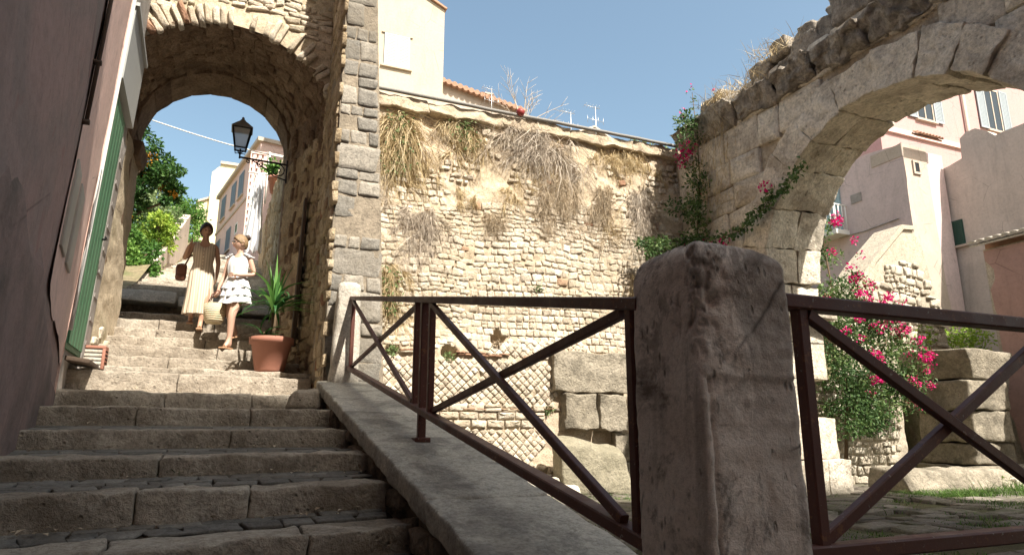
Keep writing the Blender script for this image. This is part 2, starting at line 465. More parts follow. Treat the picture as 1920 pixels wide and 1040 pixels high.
def rail_mat():
    N = NT('rail_paint'); n1 = N.noise(9, 8, .7)
    c = N.mix(n1, (.075, .028, .022), (.12, .046, .035))
    c = N.mix(N.math('MULTIPLY', N.ramp(N.noise(26, 8, .75), [(.57, 0.0), (.62, 1.0)]), .8), c, (.20, .085, .04))
    c = N.mix(N.math('MULTIPLY', N.ramp(N.noise(60, 4, .6), [(.66, 0.0), (.69, 1.0)]), .6), c, (.30, .27, .24))
    N.color(c); N.l(N.ramp(n1, [(.3, .38), (.7, .65)]), N.b.inputs['Roughness']); N.b.inputs['Specular IOR Level'].default_value = .3
    N.bump([(N.noise(45, 6, .7), .3, .004)]); return N.mat
M['rail'] = rail_mat()
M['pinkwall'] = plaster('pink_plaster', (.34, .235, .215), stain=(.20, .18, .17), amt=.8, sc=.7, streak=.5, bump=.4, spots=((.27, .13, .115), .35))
M['sunlit_trim'] = plaster('pale_pink_sunlit_trim', (.68, .48, .42), stain=(.52, .40, .36), amt=.4, sc=1.2, streak=.15, bump=.25)  # pale pink paint, lightened further to carry grazing sunlight
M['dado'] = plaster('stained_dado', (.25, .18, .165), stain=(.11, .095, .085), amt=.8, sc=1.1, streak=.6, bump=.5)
M['greyplaster'] = plaster('grey_render', (.36, .33, .31), stain=(.2, .18, .17), amt=.5, sc=1.5, streak=.3)
M['cream'] = plaster('cream_plaster', (.50, .42, .335), stain=(.42, .34, .26), amt=.4, sc=.5, streak=.35, bump=.2, var=.06)
M['palepink'] = plaster('pale_pink_plaster', (.72, .52, .48), stain=(.62, .47, .43), amt=.3, sc=.4, streak=.15, bump=.2, var=.06)
M['rosehouse'] = plaster('rose_plaster', (.46, .285, .28), stain=(.43, .31, .27), amt=.3, sc=.5, streak=.2, bump=.2, var=.06)
M['mauve'] = plaster('mauve_plaster', (.63, .51, .50), stain=(.50, .42, .40), amt=.5, sc=.5, streak=.4, bump=.3)
M['greywall'] = plaster('old_grey_plaster', (.54, .47, .42), stain=(.40, .35, .31), amt=.55, sc=.6, streak=.5, bump=.4)
M['whiteplaster'] = plaster('white_plaster', (.50, .42, .36), stain=(.40, .33, .27), amt=.3, sc=.9, streak=.3, bump=.3)
M['paleyellow'] = plaster('pale_yellow_plaster', (.72, .63, .42), stain=(.6, .52, .36), amt=.2, sc=.3, streak=.1, bump=.2, var=.05)
M['lowpink'] = plaster('low_pink_plaster', (.42, .27, .235), stain=(.3, .2, .18), amt=.4, sc=.8, streak=.3)
M['tile'] = plain('roof_tile', (.40, .24, .17), .9, 0, .35, 6, .4, .2)
M['terracotta'] = plain('terracotta_pot', (.34, .155, .11), .7, 0, .12, 10, .15, .3)
M['shutter_white'] = plain('white_shutter_paint', (.37, .42, .43), .6, 0, .05, 10, .05)
M['shutter_grey'] = plain('grey_shutter_paint', (.30, .335, .37), .6, 0, .08, 10, .05)
M['shutter_blue'] = plain('slate_shutter_paint', (.16, .20, .25), .6, 0, .1, 10, .05)
M['shutter_green'] = plain('dark_green_shutter', (.025, .075, .055), .55, 0, .15, 10, .1)
M['doorgreen'] = plain('green_door_paint', (.06, .17, .09), .6, 0, .25, 4, .2)
M['bluewin'] = plain('blue_window_paint', (.30, .42, .46), .6, 0, .1, 10, .05)
M['iron'] = plain('black_iron', (.012, .012, .014), .45, .3, .2, 20, .1)
M['steel'] = plain('aerial_metal', (.55, .56, .58), .4, .8, .1, 20, 0)
M['metalgrey'] = plain('grey_metal_panel', (.36, .37, .37), .6, .1, .08, 10, .05)
M['pipe'] = plain('grey_pipe', (.20, .19, .18), .7, 0, .15, 10, .1)
M['white'] = plain('white_paint', (.72, .71, .68), .6, 0, .05, 10, .05)
M['paper'] = plain('white_paper', (.66, .66, .66), .8, 0, .04, 10, 0)
M['marble'] = plain('plaque_marble', (.33, .31, .28), .5, 0, .12, 12, .05)
M['wood'] = plain('dark_plank', (.075, .05, .035), .85, 0, .3, 9, .4)
M['earth'] = stone_mat('earth', [(.15, .12, .07), (.22, .18, .11), (.28, .23, .15)], stain=(.09, .12, .04), stain_amt=.6, stain_sc=1.0, fine=20, var=.9)
M['glassdark'] = plain('window_dark', (.03, .035, .04), .15, 0, .1, 5, 0, .5)
M['cloth'] = plain('white_cloth', (.64, .64, .66), .9, 0, .03, 10, .1)
M['red'] = plain('red_ball', (.25, .03, .03), .5, 0, .2, 10, .1)
M['dry'] = leaf_mat('dry_straw', [(.32, .23, .12), (.52, .41, .24), (.68, .57, .38)], trans=.15)
M['drybrown'] = leaf_mat('dry_twigs', [(.26, .195, .13), (.43, .345, .245), (.58, .49, .37)], trans=.1)
M['drygrey'] = leaf_mat('grey_twigs', [(.34, .28, .225), (.49, .42, .35), (.62, .56, .48)], trans=.1)
M['boug'] = leaf_mat('bougainvillea_leaf', [(.03, .07, .022), (.075, .145, .045), (.19, .27, .10)], flower=(.66, .012, .19), trans=.3)
M['orange_tree'] = leaf_mat('orange_tree_leaf', [(.012, .04, .012), (.035, .10, .02), (.11, .21, .045)], flower=(.70, .32, .03), trans=.3)
M['green_tree'] = leaf_mat('fresh_leaf', [(.04, .11, .02), (.10, .22, .04), (.22, .36, .08)], trans=.35)
M['pale_tree'] = leaf_mat('olive_leaf', [(.08, .13, .05), (.16, .23, .09), (.28, .35, .17)], trans=.3)
M['hedge'] = leaf_mat('hedge_leaf', [(.11, .20, .025), (.26, .40, .05), (.44, .54, .10)], trans=.35)
M['grass'] = leaf_mat('grass_blade', [(.03, .07, .012), (.07, .15, .025), (.16, .25, .06)], trans=.3)
M['yucca'] = leaf_mat('yucca_leaf', [(.02, .08, .025), (.05, .16, .04), (.14, .30, .07)], trans=.25)
M['bark'] = plain('bark', (.12, .085, .055), .95, 0, .3, 9, .6, .1)
M['skin_dark'] = plain('tanned_skin', (.50, .295, .205), .5, 0, .06, 20, .03)
M['skin_fair'] = plain('fair_skin', (.60, .38, .29), .5, 0, .05, 20, .03)
M['hair_brown'] = plain('brown_hair', (.045, .025, .017), .5, 0, .4, 60, .4)
M['hair_blond'] = plain('dark_blond_hair', (.27, .18, .10), .5, 0, .4, 60, .4)
M['bag'] = plain('brown_leather', (.13, .05, .03), .5, 0, .2, 12, .2)
M['sandal'] = plain('tan_sandal', (.42, .25, .15), .6, 0, .1, 20, .1)
M['button'] = plain('brown_button', (.22, .08, .06), .5, 0, .1, 20, 0)
M['black'] = plain('black_plastic', (.012, .012, .012), .25, 0, .1, 20, 0, .5)
def dress_mat():
    N = NT('striped_linen')
    w = N.n('ShaderNodeTexWave', wave_type='BANDS', bands_direction='X'); w.inputs['Scale'].default_value = 9; w.inputs['Distortion'].default_value = .3
    N.l(N.tc.outputs['Object'], w.inputs['Vector'])
    N.color(N.mix(N.ramp(w.outputs['Fac'], [(.45, 0.0), (.6, 1.0)]), (.70, .60, .48), (.52, .42, .32))); N.rough(.9)
    N.bump([(N.noise(90, 4), .2, .004)]); return N.mat
M['linen'] = dress_mat()
def straw_mat():
    N = NT('woven_straw')
    w = N.n('ShaderNodeTexWave', wave_type='BANDS', bands_direction='Z'); w.inputs['Scale'].default_value = 11; w.inputs['Distortion'].default_value = 1.0
    N.l(N.tc.outputs['Object'], w.inputs['Vector'])
    N.color(N.mix(w.outputs['Fac'], (.44, .36, .22), (.66, .58, .42))); N.rough(.8)
    N.bump([(w.outputs['Fac'], .6, .01), (N.noise(60, 4), .4, .006)]); return N.mat
M['straw'] = straw_mat()
def glass_mat():
    N = NT('lantern_glass'); N.color((.82, .85, .85)); N.rough(.25)
    N.b.inputs['Transmission Weight'].default_value = .55; return N.mat
M['lglass'] = glass_mat()
def ruin_mat():
    return stone_mat('ruin_wall_stone', [(.36, .31, .25), (.50, .45, .37), (.60, .55, .47)], mortar=(.47, .41, .33), stain=(.34, .30, .25), stain_amt=.4, fine=30)
M['ruin'] = ruin_mat()

# ------------------------------------------------------------------ camera, light
cam_d = bpy.data.cameras.new('camera'); cam = bpy.data.objects.new('camera', cam_d); COL.objects.link(cam)
cam_d.sensor_width = 36; cam_d.lens = 36 * 1250 / 1920; cam_d.clip_start = .05; cam_d.clip_end = 2000
cam.location = (0, 0, 1.0); cam.rotation_euler = (radians(103), 0, radians(-22.9))
S.camera = cam
SUN_EL = radians(52); SUN_AZ = atan2(.295, -.955)        # azimuth from +Y towards +X
w = bpy.data.worlds.new('World'); S.world = w; w.use_nodes = True
nt = w.node_tree; sky = nt.nodes.new('ShaderNodeTexSky'); sky.sky_type = 'NISHITA'; sky.sun_disc = False
sky.sun_elevation = SUN_EL; sky.sun_rotation = SUN_AZ; sky.air_density = 1.0; sky.dust_density = 3.5; sky.ozone_density = .5
tint = nt.nodes.new('ShaderNodeMix'); tint.data_type = 'RGBA'; tint.blend_type = 'MULTIPLY'; tint.inputs[0].default_value = 1.0
tint.inputs[7].default_value = (.98, 1.03, .90, 1); nt.links.new(sky.outputs[0], tint.inputs[6]); nt.links.new(tint.outputs[2], nt.nodes['Background'].inputs[0]); nt.nodes['Background'].inputs[1].default_value = .12
sd = bpy.data.lights.new('sun', 'SUN'); sd.energy = 4.9; sd.angle = radians(.5); sd.color = (1.0, .93, .81)
so = bpy.data.objects.new('sun', sd); COL.objects.link(so)
ds = Vector((cos(SUN_EL) * sin(SUN_AZ), cos(SUN_EL) * cos(SUN_AZ), sin(SUN_EL)))
so.rotation_euler = ds.to_track_quat('Z', 'Y').to_euler(); so.location = (5, -10, 20)
S.view_settings.view_transform = 'Standard'; S.view_settings.look = 'None'; S.view_settings.gamma = 1; S.view_settings.exposure = 1.15
S.cycles.max_bounces = 6; S.cycles.diffuse_bounces = 4; S.cycles.use_denoising = True

# ------------------------------------------------------------------ ground
mb = MB()
sheet(mb, lambda u, v: (-250 + 500 * u, -250 + 500 * v, -.04), 40, 40)
tag(mb.build('ground', M['earth']), kind='structure')
mb = MB()
sheet(mb, lambda u, v: (1.4 + 15.6 * u, .2 + 10.4 * v, -.015 + .03 * fb((1.4 + 15.6 * u) * .8, (.2 + 10.4 * v) * .8)), 120, 80, (.4, .5, 0))
rubble(mb, 2.0, 12.5, .8, 9.9, lambda u, v, h: (u, v, h + .005 + .03 * fb(u * .8, v * .8)), (.26, .42), (.35, .7), .045, .035, None, 5, .12, 4, rough=.09, skip=.12, flat=True)
tag(mb.build('courtyard_paving', M['cobble']), kind='structure')

def stair_z(Y):
    """walking height of the upper flight"""
    return 3.25 + (Y - 12.2) * .285 if Y > 12.2 else 1.36 + (Y - 7.5) * .34
mb = MB()
def hl(u, v):
    Y = 10.9 + 90 * v ** 1.5; X = -1.72 - 50 * u ** 1.6
    z = stair_z(min(Y, 45)) + .12 * min(12, abs(X + 1.7)) + .25 * fb(X * .5, Y * .5)
    return (X, Y, z)
sheet(mb, hl, 40, 50, (.4, 0, 0))
tag(mb.build('hillside', M['earth']), kind='structure')
mb = MB()
prism(mb, [(.95, 11.2), (12.0, 11.2), (12.0, 17), (50, 17), (50, 90), (.95, 90)], lambda u, v, d: (u, v, d), -.2, 6.1)
tag(mb.build('upper_terrain', M['earth']), kind='structure')
mb = MB()
box(mb, 9.7, 20.2, 11.1, 12.9, -.2, 2.7)
tag(mb.build('east_terrain', M['earth']), kind='structure')

# ------------------------------------------------------------------ staircase
stairs = empty('stone_staircase', (0, 1.0, -.05))
tag(stairs, 'long worn stone staircase with broad treads climbing from the shaded foreground through the archway', 'stairs')
def wall_x(Y, z=1.5):
    if Y < 2: x = -.75 + (2 - Y) * .1
    elif Y < 4.1: x = -.75 - (Y - 2) * .25 / 2.1
    elif Y < 7.1: x = -1.0 - (Y - 4.1) * .38 / 3.0
    else: x = -1.40 - (Y - 7.1) * .04
    return x + .038 * (z - 2.0)
steps = [(1.65, .10), (2.15, .26), (2.75, .41), (3.36, .56), (3.86, .73), (4.52, .865), (5.3, 1.015), (6.15, 1.185), (7.45, 1.37),
         (8.15, 1.60), (8.62, 1.70), (9.15, 1.87), (9.68, 2.06), (10.2, 2.25), (10.7, 2.43), (11.2, 2.63), (11.62, 2.80)]
srnd = random.Random(11)
for i, (Y, z) in enumerate(steps):
    nxt = steps[i + 1] if i + 1 < len(steps) else (12.45, 2.98)
    skew = .44 if Y < 8.2 else max(.0, .44 - (Y - 8.0) * .2)
    xl = wall_x(Y - .4, z) - .08 if Y < 8.6 else -1.75
    xr = .90 if Y < 7.4 else (.92 if Y < 8.6 else .98)
    if Y > 9.8: xl, xr = -1.8, .75
    rise = z - (steps[i - 1][1] if i else -.1)
    nb = srnd.choice([2, 3, 3])
    cuts = sorted([xl + (xr - xl) * (k + srnd.uniform(-.2, .2)) / nb for k in range(1, nb)])
    xs = [xl] + cuts + [xr]
    kd = srnd.uniform(.27, .34) if Y < 7.5 else srnd.uniform(.33, .42)
    yf = lambda x: Y - skew * (xr - x) / (xr - xl)
    mb = MB()
    for a, b in zip(xs[:-1], xs[1:]):
        g = srnd.uniform(.001, .004)
        dy = srnd.uniform(-.008, .008); dz = srnd.uniform(-.006, .005)
        a2, b2 = a + g, b - g
        H = [(x, yf(x) + dy + (kd if j else 0), (z + dz if k else z - rise - .08)) for k in (0, 1) for j in (0, 1) for x in (a2, b2)]
        rblock(mb, H, (max(6, int((b - a) / .05)), 5, 4), .016, .017, 6, (srnd.random(), 0, 0), seed=i * 3.7)
    st = part('step', mb, M['step'], stairs)
    # tread of dark pavers sloping up to the next riser
    mb = MB()
    z2 = min(nxt[1] - .06, z + .032) if nxt[1] > z + .09 else z + .01
    y1 = nxt[0]; sk2 = .44 if nxt[0] < 8.2 else max(0, .44 - (nxt[0] - 8) * .2)
    L0 = max(.05, y1 - Y - kd)
    def tm(u, v, h, Y=Y, z=z, z2=z2, kd=kd, L0=L0, yf=yf):
        return (u, yf(u) + kd + v * L0, z - .012 + (z2 - z) * v + h)
    sheet(mb, lambda u, v: tm(xl - .05 + (xr - xl + .08) * u, -.05 + 1.35 * v, -.012), 20, 6, (.3, .5, 0))
    rubble(mb, xl, xr - .02, .03 / L0, 1.1, lambda u, v, h: tm(u, v, h), (.09 / L0, .16 / L0), (.1, .26), .006, .007, None, 40 + i, 0.0, 4, rough=.1, flat=True)
    # square stones in v: scale handled by mapping
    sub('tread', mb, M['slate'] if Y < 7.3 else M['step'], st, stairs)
# overhanging slab in the shade of the vault, then the flight beyond
mb = MB()
for k, (a, b) in enumerate(((-2.3, -.9), (-.88, .1), (.12, .72))):
    rblock(mb, [((b if q & 1 else a), (13.2 if q & 2 else (12.18 if q & 4 else 12.05)) + k * .02, (3.26 - k * .055 if q & 4 else 3.05 - k * .05)) for q in range(8)], (10, 6, 3), .025, .02, 4, (srnd.random(), 0, 0), seed=k)
part('landing_slab', mb, M['white_stone'], stairs)
mb = MB(); box(mb, -2.3, .75, 12.45, 13.3, 2.4, 3.04)
part('riser', mb, M['parapet'], stairs)
for i in range(34):
    Y = 12.85 + i * .62; z = 3.26 + (i + 1) * .172
    mb = MB()
    for a, b in ((-1.75, -.6), (-.59, .25), (.26, .75)):
        rblock(mb, hexbox(a + srnd.uniform(-.1, .1) if a > -1.7 else a, b, Y + srnd.uniform(-.02, .02), Y + .9, z - .3, z), (5, 2, 2), .02, .015, 4, (srnd.random(), 0, 0), seed=i)
    part('step', mb, M['step'], stairs)

# loose stones at the foot of the parapet
mb = MB(); rblock(mb, [(.5, 6.8, 1.2), (.86, 6.75, 1.2), (.55, 7.05, 1.2), (.86, 7.05, 1.2), (.6, 6.85, 1.36), (.84, 6.8, 1.40), (.62, 7.0, 1.38), (.84, 7.0, 1.42)], (5, 5, 4), .05, .03, 6)
tag(solid('stone_chunk', mb, M['step']), 'rough loose stone lying on the step against the parapet foot', 'stone')

# ------------------------------------------------------------------ parapet with coping
par = empty('parapet_wall', (1.15, 3.5, 0))
tag(par, 'low sloping parapet wall with flat stone coping beside the staircase', 'parapet')
def cz(Y): return .135 + .19 * Y          # top of the coping
mb = MB()
sheet(mb, lambda u, v: (.905 + .02 * fb(-1 + 8.5 * u, v * 3), -1 + 8.5 * u, -.9 + (cz(-1 + 8.5 * u) - .1 + .9) * v), 90, 24, (.4, .5, 0))
rubble(mb, -.9, 7.4, -.6, 1.6, lambda u, v, h: (.905 - h, u, v), (.10, .2), (.14, .36), .025, .04, lambda u, v: v < cz(u) - .16, 61, .06, 3.2, rough=.1)
prism(mb, [(-1, -.9), (7.45, -.9), (7.45, cz(7.45) - .1), (-1, cz(-1) - .1)], lambda u, v, d: (d, u, v), .93, 1.42, 0, (.4, .5, 0))
part('wall', mb, M['parapet'], par)
cuts = [-1.0, .9, 3.02, 5.2, 7.28]
for k in range(4):
    a, b = cuts[k] + .004, cuts[k + 1] - .004
    mb = MB()
    H = [(x, y, cz(y) + (0 if kk else -.115)) for kk in (0, 1) for y in (a, b) for x in (.855, 1.47)]
    rblock(mb, H, (10, 40, 3), .018, .010, 7, (srnd.random(), 0, 0), seed=k * 5)
    part('coping_slab', mb, M['coping'], par)

# ------------------------------------------------------------------ posts and railings
mb = MB()
rblock(mb, [(1.13, 1.42, -.3), (1.49, 1.42, -.3), (1.13, 1.76, -.3), (1.49, 1.76, -.3), (1.145, 1.43, 1.535), (1.475, 1.43, 1.51), (1.145, 1.745, 1.52), (1.475, 1.745, 1.51)], (44, 44, 190), .020, .005, 9, (.5, 0, 0))
def worn(p):
    x, y, z = p
    e = max(0, 1 - hypot(x - 1.14, y - 1.43) / .12)          # broken front left edge near the head
    k = e * max(0, min(1, (z - 1.12) * 6)) * (.016 + .05 * max(0, fb(x * 24, y * 24, z * 20)))
    x += k * .75; y += k
    if z < 1.14 and y < 1.5: y += .012 / (1 + ((x - 1.172) / .005) ** 2) + (.006 if x > 1.172 else 0)
    c = .003 * fb(x * 4, y * 4, z * 30, 2) + .004 * max(0, fb(x * 18, y * 18, z * 8))
    z -= .03 * max(0, z - 1.35) / .2 * max(0, 1 - abs(x - 1.49) / .1)
    d = max(0, min(1, (z - 1.435) / .10)); q = 1 - (1 - sqrt(max(0, 1 - d * d))) * .30
    x = 1.31 + (x - 1.31) * q; y = 1.585 + (y - 1.585) * q
    return (x, y + c, z)
mb.v = [worn(p) for p in mb.v]
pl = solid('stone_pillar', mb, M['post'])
tag(pl, 'thick weathered square stone pillar with worn head, nearest the camera between the railings', 'pillar')

def rail_post(root, X, Y, z0, z1, w=.045):
    mb = MB(); beam(mb, (X, Y, z0), (X, Y, z1), w, w, (1, 0, 0)); return part('baluster', mb, M['rail'], root)
rl = empty('metal_railing', (1.17, 4.25, .95))
tag(rl, 'long dark brown metal railing with crossed bars rising along the parapet coping', 'railing')
def tz(Y): return 1.395 + (Y - 1.77) * .186
def bz(Y): return .69 + (Y - 1.78) * .178
mb = MB(); beam(mb, (1.17, 1.72, tz(1.72)), (1.17, 7.28, tz(7.28)), .062, .042, (1, 0, 0)); part('top_rail', mb, M['rail'], rl)
mb = MB(); beam(mb, (1.17, 1.72, bz(1.72)), (1.17, 7.28, bz(7.28)), .062, .042, (1, 0, 0)); part('bottom_rail', mb, M['rail'], rl)
for Y in (1.785, 4.08, 4.45, 7.12): rail_post(rl, 1.17, Y, bz(Y), tz(Y), .04)
rail_post(rl, 1.17, 4.265, cz(4.265) - .02, tz(4.265), .05)
for (a, b) in ((1.86, 4.06), (4.47, 7.10)):
    mb = MB(); beam(mb, (1.16, a, bz(a) + .03), (1.16, b, tz(b) - .03), .03, .036, (1, 0, 0)); part('brace', mb, M['rail'], rl)
    mb = MB(); beam(mb, (1.185, a, tz(a) - .03), (1.185, b, bz(b) + .03), .03, .036, (1, 0, 0)); part('brace', mb, M['rail'], rl)
rr = empty('metal_railing', (2.2, 1.52, 0))
tag(rr, 'short level brown metal railing panel with one cross of bars right of the stone pillar', 'railing')
def hb(name, p0, p1, w, h):
    mb = MB(); beam(mb, p0, p1, w, h, (0, 1, 0)); part(name, mb, M['rail'], rr)
hb('top_rail', (1.5, 1.52, 1.385), (2.95, 1.52, 1.385), .062, .045)
hb('bottom_rail', (1.5, 1.52, .665), (2.95, 1.52, .665), .062, .045)
for x in (1.60, 2.85):
    mb = MB(); beam(mb, (x, 1.52, .66), (x, 1.52, 1.37), .04, .04, (1, 0, 0)); part('baluster', mb, M['rail'], rr)
hb('brace', (1.62, 1.51, 1.35), (2.84, 1.51, .69), .03, .036); hb('brace', (1.62, 1.535, .69), (2.84, 1.535, 1.35), .03, .036)
mb = MB(); rblock(mb, hexbox(1.12, 1.22, 4.215, 4.315, cz(4.265) - .012, cz(4.265) + .018), (2, 2, 1), .004); part('base_plate', mb, M['rail'], rl)
mb = MB()
rblock(mb, [(.98, 7.2, 1.42), (1.30, 7.2, 1.42), (.98, 7.44, 1.42), (1.30, 7.44, 1.42), (1.02, 7.22, 2.60), (1.27, 7.22, 2.60), (1.02, 7.42, 2.60), (1.27, 7.42, 2.60)], (5, 5, 14), .07, .018, 5, (.7, 0, 0))
tag(solid('stone_pillar', mb, M['white_stone']), 'slim pale stone pillar at the upper end of the long railing, in front of the buttress', 'pillar')

# ------------------------------------------------------------------ buttress
tw = empty('stone_buttress', (1.25, 9.0, 0))
tag(tw, 'tall pale and grey block stone buttress between the archway and the plant-hung rubble wall', 'buttress')
def trx(z): return 1.58 - .058 * (z - 2.0)
mb = MB()
prism(mb, [(.96, -.1), (1.66, -.1), (trx(10.5) - .03, 10.5), (.96, 10.5)], lambda u, v, d: (u, d, v), 7.52, 10.7, 0, (.5, .5, 0))
sheet(mb, lambda u, v: (.945 + (trx(10.5 * v) - .945) * u, 7.513 + .012 * fb(u * 5, v * 50), 10.5 * v), 16, 180, (.5, .5, 0))
sheet(mb, lambda u, v: (.945 + .03 * fb(u * 9 + 3, v * 40), 10.6 - 3.1 * u, 10.5 * v), 30, 120, (.3, .5, 0))
z = .9; tr_ = random.Random(71)
while z < 9.2:
    h = tr_.choice([.13, .17, .2, .24, .28, .32]) * tr_.uniform(.9, 1.1); x0, x1 = .95, trx(z + h / 2) - .012
    n_ = tr_.choice([1, 2, 2, 2, 3]) if h > .18 else tr_.choice([2, 2, 3, 3])
    cu_ = [x0] + sorted(x0 + (x1 - x0) * (q + tr_.uniform(-.28, .28)) / n_ for q in range(1, n_)) + [x1]
    for a, b in zip(cu_[:-1], cu_[1:]):
        if tr_.random() < .10: continue
        if b - a < .3 and h > .22 and tr_.random() < .5:
            stone1(mb, lambda u, v, hh: (u, 7.512 - hh, v), (a + b) / 2, z + h * .27, b - a - .02, h * .5 - .016, .010 * tr_.uniform(.3, 1.6), tr_, (tr_.random(), 0, 0), tr_.uniform(-.06, .06), 4, rough=.12, flat=True)
            stone1(mb, lambda u, v, hh: (u, 7.512 - hh, v), (a + b) / 2, z + h * .76, b - a - .02, h * .46 - .012, .010 * tr_.uniform(.3, 1.6), tr_, (tr_.random(), 0, 0), tr_.uniform(-.06, .06), 4, rough=.12, flat=True)
        else:
            stone1(mb, lambda u, v, hh: (u, 7.512 - hh, v), (a + b) / 2, z + h / 2, b - a - .018, h - .02, .011 * tr_.uniform(.3, 1.6), tr_, (tr_.random(), 0, 0), tr_.uniform(-.05, .05), 4, rough=.11, flat=True)
    z += h
part('front_face', mb, M['tower'], tw)
mb = MB()
rubble(mb, 7.48, 9.9, 1.2, 9.2, lambda u, v, h: (.945 - h, u, v), (.08, .22), (.10, .34), .02, .03, None, 72, .06, 3, rough=.1, skip=.12, brick=.03)
part('side_face', mb, M['jamb'], tw)

# ------------------------------------------------------------------ arched gate
gt = empty('stone_archway', (-.35, 9.5, 1.6))
tag(gt, 'tall old stone archway with a dark vaulted passage over the staircase', 'archway')
def prof(Y, n=48):
    """profile of the passage at depth Y: list of (x,z) from right foot over the crown to left foot"""
    t = min(1, max(0, (Y - 8.7) / 1.7))
    cx = -.33 + (-.5 + .33) * t; czz = 4.8 + .55 * t; r = 1.44 + (1.08 - 1.44) * t
    xr = .99 + (.565 - .99) * t; xl = -1.56 + .01 * t
    pts = []
    ar = math.acos(max(-1, min(1, (xr - cx) / r))); al = math.acos(max(-1, min(1, (xl - cx) / r)))
    zr = czz + r * sin(ar); zl = czz + r * sin(al)
    for k in range(14): pts.append((xr, 1.4 + (zr - 1.4) * k / 14))
    for k in range(n + 1):
        a = ar + (al - ar) * k / n
        pts.append((cx + r * cos(a), czz + r * sin(a)))
    for k in range(1, 15): pts.append((xl, zl + (1.4 - zl) * k / 14))
    return pts
NP = len(prof(8.7)) - 1
def vaultpt(u, Y, amp=.03, off=0.0):
    p = prof(Y); f = u * NP; i = min(NP - 1, int(f)); q = f - i
    x = p[i][0] + (p[i + 1][0] - p[i][0]) * q; z = p[i][1] + (p[i + 1][1] - p[i][1]) * q
    cx, c2 = -.4, 4.6
    dx, dz = (x - cx), (z - c2 if z > c2 else 0); l = hypot(dx, dz) or 1
    a = amp * fb(x * 4, Y * 4, z * 4) + off
    return (x + dx / l * a, Y, z + dz / l * a)
mb = MB(); sheet(mb, lambda u, v: vaultpt(u, 8.68 + 1.74 * v, .045), 150, 40, (.5, 0, 0))
for _ in range(420):   # stones showing in the vault and jambs
    u = srnd.random() * .78; Y = srnd.uniform(8.8, 10.3)
    x, y, z = vaultpt(u, Y, .02); x2, y2, z2 = vaultpt(min(1, u + .004), Y, .02)
    d = Vector((x2 - x, 0, z2 - z)).normalized(); nn = Vector((d.z, 0, -d.x)) * -1
    if (Vector((-.4, Y, 4.2)) - Vector((x, Y, min(z, 4.2) if z < 4.2 else z))).dot(nn) < 0: nn = -nn
    if z < 4.4: nn = Vector((1 if x < 0 else -1, 0, 0))
    base = Vector((x, y, z))
    stone1(mb, lambda a, b, h, base=base, d=d, nn=nn: base + d * a + Vector((0, b, 0)) + nn * h, 0, 0, srnd.uniform(.08, .22), srnd.uniform(.12, .34), srnd.uniform(.015, .04), srnd, (srnd.random(), 0, 0), rough=.14)
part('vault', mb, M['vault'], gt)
# right jamb in warmer ochre render with stones near the foot
mb = MB()
def rj(Y): return .99 + (.565 - .99) * min(1, max(0, (Y - 8.7) / 1.7)) - .02
sheet(mb, lambda u, v: (rj(8.66 + 1.72 * u) + .02 * fb(u * 7, v * 20), 8.66 + 1.72 * u, 1.4 + 3.6 * v), 30, 70, (.4, .5, 0))
rubble(mb, 8.7, 10.3, 1.5, 5.0, lambda u, v, h: (rj(u) - h, u, v), (.10, .22), (.14, .36), .03, .03, lambda u, v: v < 3.0 + fb(u * 2, v) or fb(u * 3, v * 2, 4) > .25, 75, .05, 3, rough=.12, skip=.15)
part('right_jamb', mb, M['jamb'], gt)
mb = MB()
sheet(mb, lambda u, v: (-1.53 + .018 * fb(u * 6, v * 16) + .07 * max(0, 1 - v * 4) * fb(u * 9, v * 30, 5), 8.66 + 2.26 * u, 1.4 + 3.55 * v), 34, 80, (.62, .5, 0))
rubble(mb, 9.2, 10.9, 1.6, 3.0, lambda u, v, h: (-1.53 + h, u, v), (.1, .24), (.12, .36), .015, .035, lambda u, v: v < 2.15 + .3 * fb(u * 2, v), 76, .06, 2.5, rough=.22, skip=.45)
part('left_jamb', mb, M['gate'], gt)
# inner arch ring of dressed voussoirs
mb = MB()
nv = 11
for k in range(nv):
    a0 = pi * k / nv + .002; a1 = pi * (k + 1) / nv - .002
    H = []
    for kk in (0, 1):
        Y = 10.36 if kk == 0 else 10.92
        c2 = 5.33 if kk == 0 else 5.25
        for j in (0, 1):
            r = 1.045 if j == 0 else 1.5
            for a in (a0, a1):
                H.append((-.5 + r * cos(a), Y, c2 + r * sin(a)))
    rblock(mb, H, (6, 3, 6), .005, .010, 4, (srnd.random(), 0, 0), seed=k)
for (xa, xb) in ((.548, .95), (-2.1, -1.548)):
    z = 1.5
    while z < 5.2:
        h = srnd.uniform(.4, .65); z2 = min(5.24, z + h)
        if z2 - z > .06: rblock(mb, hexbox(xa, xb, 10.37, 10.92, z + .006, z2 - .006), (4, 5, 5), .02, .014, 5, (srnd.random(), 0, 0), seed=z)
        z = z2 + .001
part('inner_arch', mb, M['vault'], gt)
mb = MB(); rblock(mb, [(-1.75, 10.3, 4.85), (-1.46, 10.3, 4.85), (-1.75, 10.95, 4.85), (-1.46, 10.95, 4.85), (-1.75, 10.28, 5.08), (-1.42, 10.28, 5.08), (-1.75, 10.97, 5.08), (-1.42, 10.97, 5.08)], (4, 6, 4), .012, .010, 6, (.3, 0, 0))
part('impost', mb, M['vault'], gt)
